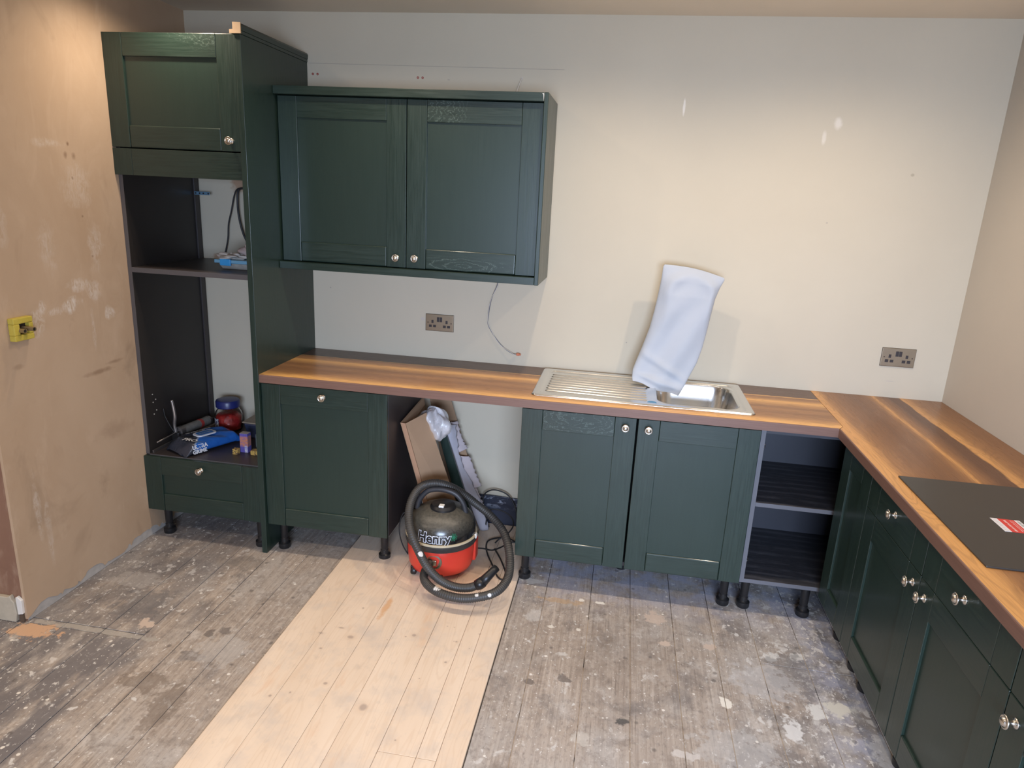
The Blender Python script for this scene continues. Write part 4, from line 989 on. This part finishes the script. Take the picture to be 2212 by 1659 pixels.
# metal rail along the left of the shelf
tag(MB().box(-.606, -.598, -.545, -.10, SZ, SZ+.014).build('metal_strip', STD, origin=(-.602, -.3, SZ), bevel=.001), 'thin grey metal strip lying along the left side of the lower tall-cabinet shelf', 'strip')
tag(MB().hexa([(-.56, -.30, SZ), (-.545, -.30, SZ), (-.505, -.06, SZ), (-.52, -.06, SZ), (-.56, -.30, SZ+.028), (-.545, -.30, SZ+.028), (-.505, -.06, SZ+.028), (-.52, -.06, SZ+.028)]).build('timber_offcut', simple('grey_brown_timber', (0.20, 0.165, 0.135), .6, var=.2), origin=(-.53, -.18, SZ), bevel=.001), 'grey-brown strip of timber lying under the sealant cartridge', 'offcut')
# plastic jar
jr = thing('plastic_jar', 'clear plastic jar of red contents with a navy screw lid', 'jar', (-.452, -.125, SZ))
CLR = NM('clear_jar_plastic', .1, 0, .5); CLR.color((0.97, 0.95, 0.94)); CLR.b.inputs['Transmission Weight'].default_value = 1; CLR.b.inputs['IOR'].default_value = 1.08; CLR = CLR.m
MB().lathe([(.066, .0), (.070, .006), (.070, .085), (.066, .100), (.054, .118), (.053, .132), (.051, .132), (.052, .117), (.0635, .099), (.068, .084), (.068, .006), (0, .003)], c=(-.452, -.125, SZ), n=36).build('body', CLR, jr, smooth=True)
RC = NM('red_plastic_pieces', .35); vv = RC.vor(RC.co, 70, out='Color'); RC.color(RC.mix(RC.mr(RC.noise(RC.co, 40, 3), .35, .65), (0.24, 0.010, 0.010), (0.42, 0.035, 0.025))); RC.bump(RC.vor(RC.co, 70), .6, .004)
MB().lathe([(0, .005), (.064, .006), (.066, .012), (.066, .075), (.055, .088), (.03, .096), (0, .090)], c=(-.452, -.125, SZ), n=28).build('contents', RC.m, jr, smooth=True)
ll = MB().lathe([(0, .170), (.048, .170), (.058, .167), (.062, .160), (.062, .132), (.059, .128)], c=(-.452, -.125, SZ), n=40).build('lid', simple('navy_lid', (0.018, 0.025, 0.13), .35), jr); smooth_by_angle(ll)
LAB = NM('printed_jar_label', .5); LAB.color(LAB.mix(LAB.mr(LAB.noise(LAB.co, 110, 2), .47, .52), (0.45, 0.45, 0.47), (0.06, 0.06, 0.12)))
def lbf(u, v): a = -1.0+.75*u; r = .0712; return (-.452+r*math.sin(a), -.125-r*math.cos(a), SZ+.012+.062*v)
MB().grid(10, 3, lbf).build('label', LAB.m, jr, smooth=True)
# food tub on the shelf (dark contents, clear lid)
DB = thing('plastic_tub', 'dark blue plastic tub with a tan lid at the right of the lower tall-cabinet shelf', 'tub', (-.24, -.20, SZ))
MB().hexa([(-.285, -.225, SZ+.001), (-.075, -.235, SZ+.001), (-.085, -.11, SZ+.001), (-.285, -.13, SZ+.001), (-.300, -.24, SZ+.085), (-.065, -.245, SZ+.085), (-.075, -.10, SZ+.085), (-.300, -.12, SZ+.085)]).build('body', simple('smoky_blue_plastic', (0.035, 0.045, 0.085), .25), DB, bevel=.008)
MB().hexa([(-.305, -.245, SZ+.086), (-.06, -.25, SZ+.086), (-.07, -.095, SZ+.086), (-.305, -.115, SZ+.086), (-.305, -.245, SZ+.094), (-.06, -.25, SZ+.094), (-.07, -.095, SZ+.094), (-.305, -.115, SZ+.094)]).build('lid', simple('dusty_tan_lid', (0.26, 0.21, 0.155), .5, var=.15), DB, bevel=.003)
# purple carton
pc = thing('small_carton', 'small upright purple and orange carton on the lower tall-cabinet shelf', 'carton', (-.195, -.40, SZ))
PUR = NM('purple_printed_carton', .45); oo = PUR.sep()
pm = PUR.mix(PUR.math('MULTIPLY', PUR.mr(oo[2], .030, .032), PUR.mr(oo[2], .085, .083)), (0.11, 0.09, 0.34), (0.50, 0.20, 0.12))
pm = PUR.mix(PUR.math('MULTIPLY', PUR.mr(PUR.math('ABSOLUTE', PUR.math('SUBTRACT', oo[0], .010)), .008, .007), PUR.mr(oo[2], .038, .034)), pm, (0.50, 0.48, 0.55))
pm = PUR.mix(PUR.mr(PUR.noise(PUR.mapn((1, 1, 3)), 90, 2), .52, .56, 0, .6), pm, (0.13, 0.10, 0.38)); PUR.color(pm)
MB().box(-.217, -.175, -.418, -.385, SZ, SZ+.098).build('box', PUR.m, pc, bevel=.001)
MB().box(-.217, -.175, -.418, -.385, SZ+.0982, SZ+.0990).build('top_flap', simple('pale_carton_top', (0.40, 0.36, 0.33), .5, var=.3, vs=150), pc)
YL = NM('yellow_printed_card', .5); YL.color(YL.mix(YL.mr(YL.noise(YL.co, 130, 2), .54, .58), (0.50, 0.32, 0.08), (0.10, 0.06, 0.04)))
tag(MB().box(-.237, -.210, -.455, -.432, SZ, SZ+.028).build('yellow_carton', YL.m, origin=(-.222, -.445, SZ), bevel=.0008), 'tiny yellow carton left of the purple carton', 'carton')
tag(MB().box(-.150, -.110, -.44, -.405, SZ, SZ+.022).build('yellow_carton', YL.m, origin=(-.13, -.42, SZ), bevel=.0008), 'tiny yellow carton right of the purple carton', 'carton')
tag(MB().box(-.165, -.075, -.37, -.33, SZ, SZ+.085).build('grey_pouch', simple('grey_green_film', (0.13, 0.15, 0.14), .3, var=.3, vs=30), origin=(-.12, -.35, SZ), bevel=.012, seg=3), 'grey-green plastic pouch behind the purple carton', 'pouch')
# pack of wipes
wi = thing('wipes_pack', 'blue and black soft pack of cleaning wipes lying on the lower tall-cabinet shelf', 'wipes pack', (-.44, -.40, SZ))
AX = Vector((.150, .330, .010)).normalized(); # long axis, away from the viewer
AY = Vector((-.330, .150, 0)).normalized()     # across, to the left
WCn = Vector((-.425, -.385, SZ)); HL, HW = .160, .088
def wipes(u, v):
    a = 2*PI*u; s_ = (v-.5)*2
    c, s = math.cos(a), math.sin(a)
    e = max(0, abs(s_)-.72)/.28
    hw = HW*(1-.06*e); h = .058*(1-e)**.6+.002
    X = hw*(abs(c)**.55)*(1 if c > 0 else -1); Z = h*.5*(abs(s)**.6)*(1 if s > 0 else -1)+h*.5
    Z += .004*math.sin(X*70+s_*9)*(1 if s > 0 else 0)*(1-.3*e)+.010*e*math.sin(X*30+1)
    p = WCn+AX*(s_*HL)+AY*X
    return (p.x, p.y, SZ+.003+max(Z, 0)+(0 if s > 0 else 0))
def wipes_mat():
    m = NM('blue_black_wipes_film', .25, 0, .5)
    o = m.sep()
    # pack coordinates: s along, t across
    s = m.math('ADD', m.math('MULTIPLY', m.math('SUBTRACT', o[0], .015), AX.x), m.math('MULTIPLY', m.math('SUBTRACT', o[1], .015), AX.y))
    t = m.math('ADD', m.math('MULTIPLY', m.math('SUBTRACT', o[0], .015), AY.x), m.math('MULTIPLY', m.math('SUBTRACT', o[1], .015), AY.y))
    k = m.math('ADD', s, m.math('MULTIPLY', t, -.9))
    k = m.math('ADD', k, m.math('MULTIPLY', m.math('SUBTRACT', m.noise(m.co, 18, 3), .5), .05))
    base = m.mix(m.mr(k, -.035, -.02), (0.030, 0.034, 0.048), (0.020, 0.115, 0.42))
    base = m.mix(m.mr(m.math('ABSOLUTE', m.math('SUBTRACT', k, -.028)), .006, .003, 0, .5), base, (0.30, 0.40, 0.55))
    m.color(base); m.bump(m.noise(m.co, 28, 4, .6, 1.2), .7, .006); return m.m
MB().grid(64, 60, wipes, wrapu=True).build('film', wipes_mat(), wi, smooth=True)
def onpack(s, t, h): p = WCn+AX*s+AY*t; return Vector((p.x, p.y, SZ+h))
def plate(s0, s1, t0, t1, z, th, r, mat, name, par, tilt=0):
    pts = []
    for (cs, ct, a0) in ((s1-r, t1-r, 0), (s0+r, t1-r, PI/2), (s0+r, t0+r, PI), (s1-r, t0+r, 3*PI/2)):
        for j in range(5):
            q = a0+j*PI/8; pts.append(onpack(cs+r*math.cos(q), ct+r*math.sin(q), z))
    return MB().prism(pts, (0, 0, th)).build(name, mat, par, bevel=.001)
pl_ = plate(-.055, .048, -.036, .030, .0655, .006, .018, simple('white_lid_plastic', (0.70, 0.72, 0.76), .35), 'lid', wi)
plate(-.044, .037, -.026, .020, .0718, .001, .012, simple('blue_lid_print', (0.02, 0.16, 0.50), .35), 'lid_panel', pl_)
def flat_text(txt, size, s0, t0, z, ds, dt, mat, name, par, up=(0, 0), side=False, expand=0.0, shear=0):
    cu = bpy.data.curves.new(name, 'FONT'); cu.body = txt; cu.size = size; cu.offset = expand; cu.resolution_u = 2; cu.shear = shear
    tmp = bpy.data.objects.new(name, cu); C.objects.link(tmp)
    dg = bpy.context.evaluated_depsgraph_get(); dg.update()
    me = bpy.data.meshes.new_from_object(tmp.evaluated_get(dg)); bpy.data.objects.remove(tmp)
    L = Vector(par['_o'])
    for v in me.vertices:
        a, b = v.co.x, v.co.y
        v.co = onpack(s0+a*ds[0]+b*dt[0], t0+a*ds[1]+b*dt[1], z+a*ds[2]+b*dt[2])-L
    me.materials.clear(); me.materials.append(mat)
    o = bpy.data.objects.new(name, me); C.objects.link(o); o.parent = par; return o
WTX = simple('white_print', (0.66, 0.68, 0.72), .5)
flat_text('100 XXL+ CLOTHS', .0165, -.075, .046, .0690, (1, 0, 0), (0, 1, 0), WTX, 'lettering', wi, expand=.0004)
flat_text('PRO', .040, -.128, -.005, .0675, (.35, -.94, 0), (.94, .35, 0), WTX, 'lettering', wi, expand=.0012)
flat_text('MULTI-USE', .024, .000, -.0865, .024, (1, 0, .0), (0, .30, .95), WTX, 'lettering', wi, expand=.0008)
flat_text('ULTRA', .026, -.125, -.0895, .034, (1, 0, .0), (0, .20, .98), WTX, 'lettering', wi, expand=.0012)
flat_text('GRIME', .026, -.125, -.0905, .010, (1, 0, .0), (0, .10, .98), WTX, 'lettering', wi, expand=.0012)
flat_text('MULTI-USE', .013, -.036, -.010, .0730, (1, 0, 0), (0, 1, 0), WTX, 'lettering', pl_, expand=.0003)
# tub of cloths on the middle shelf
tb = thing('wipes_tub', 'pale tub with blue lid clips and crumpled cloths on the middle tall-cabinet shelf', 'tub', (-.20, -.34, 1.337))
MB().hexa([(-.262, -.400, 1.3375), (-.060, -.400, 1.3375), (-.060, -.28, 1.3375), (-.262, -.28, 1.3375), (-.275, -.412, 1.366), (-.055, -.412, 1.366), (-.055, -.27, 1.366), (-.275, -.27, 1.366)]).build('tray', simple('grubby_white_plastic', (0.30, 0.29, 0.26), .5, var=.3, vs=40), tb, bevel=.005)
MB().box(-.290, -.052, -.420, -.262, 1.366, 1.382).build('lid_rim', simple('pale_blue_plastic', (0.14, 0.32, 0.45), .45), tb, bevel=.003)
MB().box(-.258, -.205, -.426, -.418, 1.356, 1.386).build('clip', simple('bright_blue_plastic', (0.03, 0.28, 0.60), .4), tb, bevel=.002)
RAG = simple('dirty_pink_rag', (0.36, 0.29, 0.27), .8, var=.3, vs=25); RAG2 = simple('off_white_rag', (0.46, 0.42, 0.37), .8, var=.2, vs=25)
def rag(cx, cy, cz, rx, ry, rz, ph):
    def f(u, v):
        a = 2*PI*u; b = PI*v; r = 1+.28*math.sin(3*a+ph+2*b)+.18*math.sin(5*a-4*b+ph*2)+.08*math.sin(9*b+ph)
        return (cx+rx*r*math.cos(a)*math.sin(b), cy+ry*r*math.sin(a)*math.sin(b), cz+rz*r*math.cos(b))
    return f
tag(MB().grid(40, 24, rag(-.125, -.34, 1.415, .055, .05, .036, 1), wrapu=True).build('crumpled_cloth', RAG, smooth=True, origin=(-.125, -.34, 1.38)), 'crumpled dirty pink cloth heaped on the blue-rimmed tub', 'cloth')
tag(MB().grid(40, 24, rag(-.228, -.37, 1.394, .068, .042, .014, 3), wrapu=True).build('crumpled_cloth', RAG2, smooth=True, origin=(-.228, -.37, 1.38)), 'off-white limp cloth hanging over the left of the blue-rimmed tub', 'cloth')
# black cables on the wall inside the tall cabinet
for pts, lab in (([(-.30, .004, 1.72), (-.345, -.020, 1.703), (-.385, -.026, 1.695), (-.405, -.026, 1.66), (-.425, -.024, 1.59), (-.447, -.022, 1.52), (-.455, -.022, 1.45), (-.470, -.022, 1.39), (-.486, -.024, 1.340)], 'left black cable hanging down the wall inside the tall cabinet'),
                 ([(-.30, .004, 1.715), (-.34, -.030, 1.703), (-.375, -.034, 1.69), (-.383, -.034, 1.62), (-.378, -.034, 1.55), (-.362, -.034, 1.48), (-.340, -.034, 1.43), (-.325, -.034, 1.39), (-.31, -.034, 1.340)], 'right thicker black cable hanging down the wall inside the tall cabinet')):
    tag(MB().tube(spl(pts, 8), .0055 if 'thicker' in lab else .0038, 8).build('black_cable', BLACKR, smooth=True, origin=pts[0]), lab, 'cable', 'black cables inside the tall cabinet')

for o in bpy.data.objects:
    if '_o' in o: del o['_o']
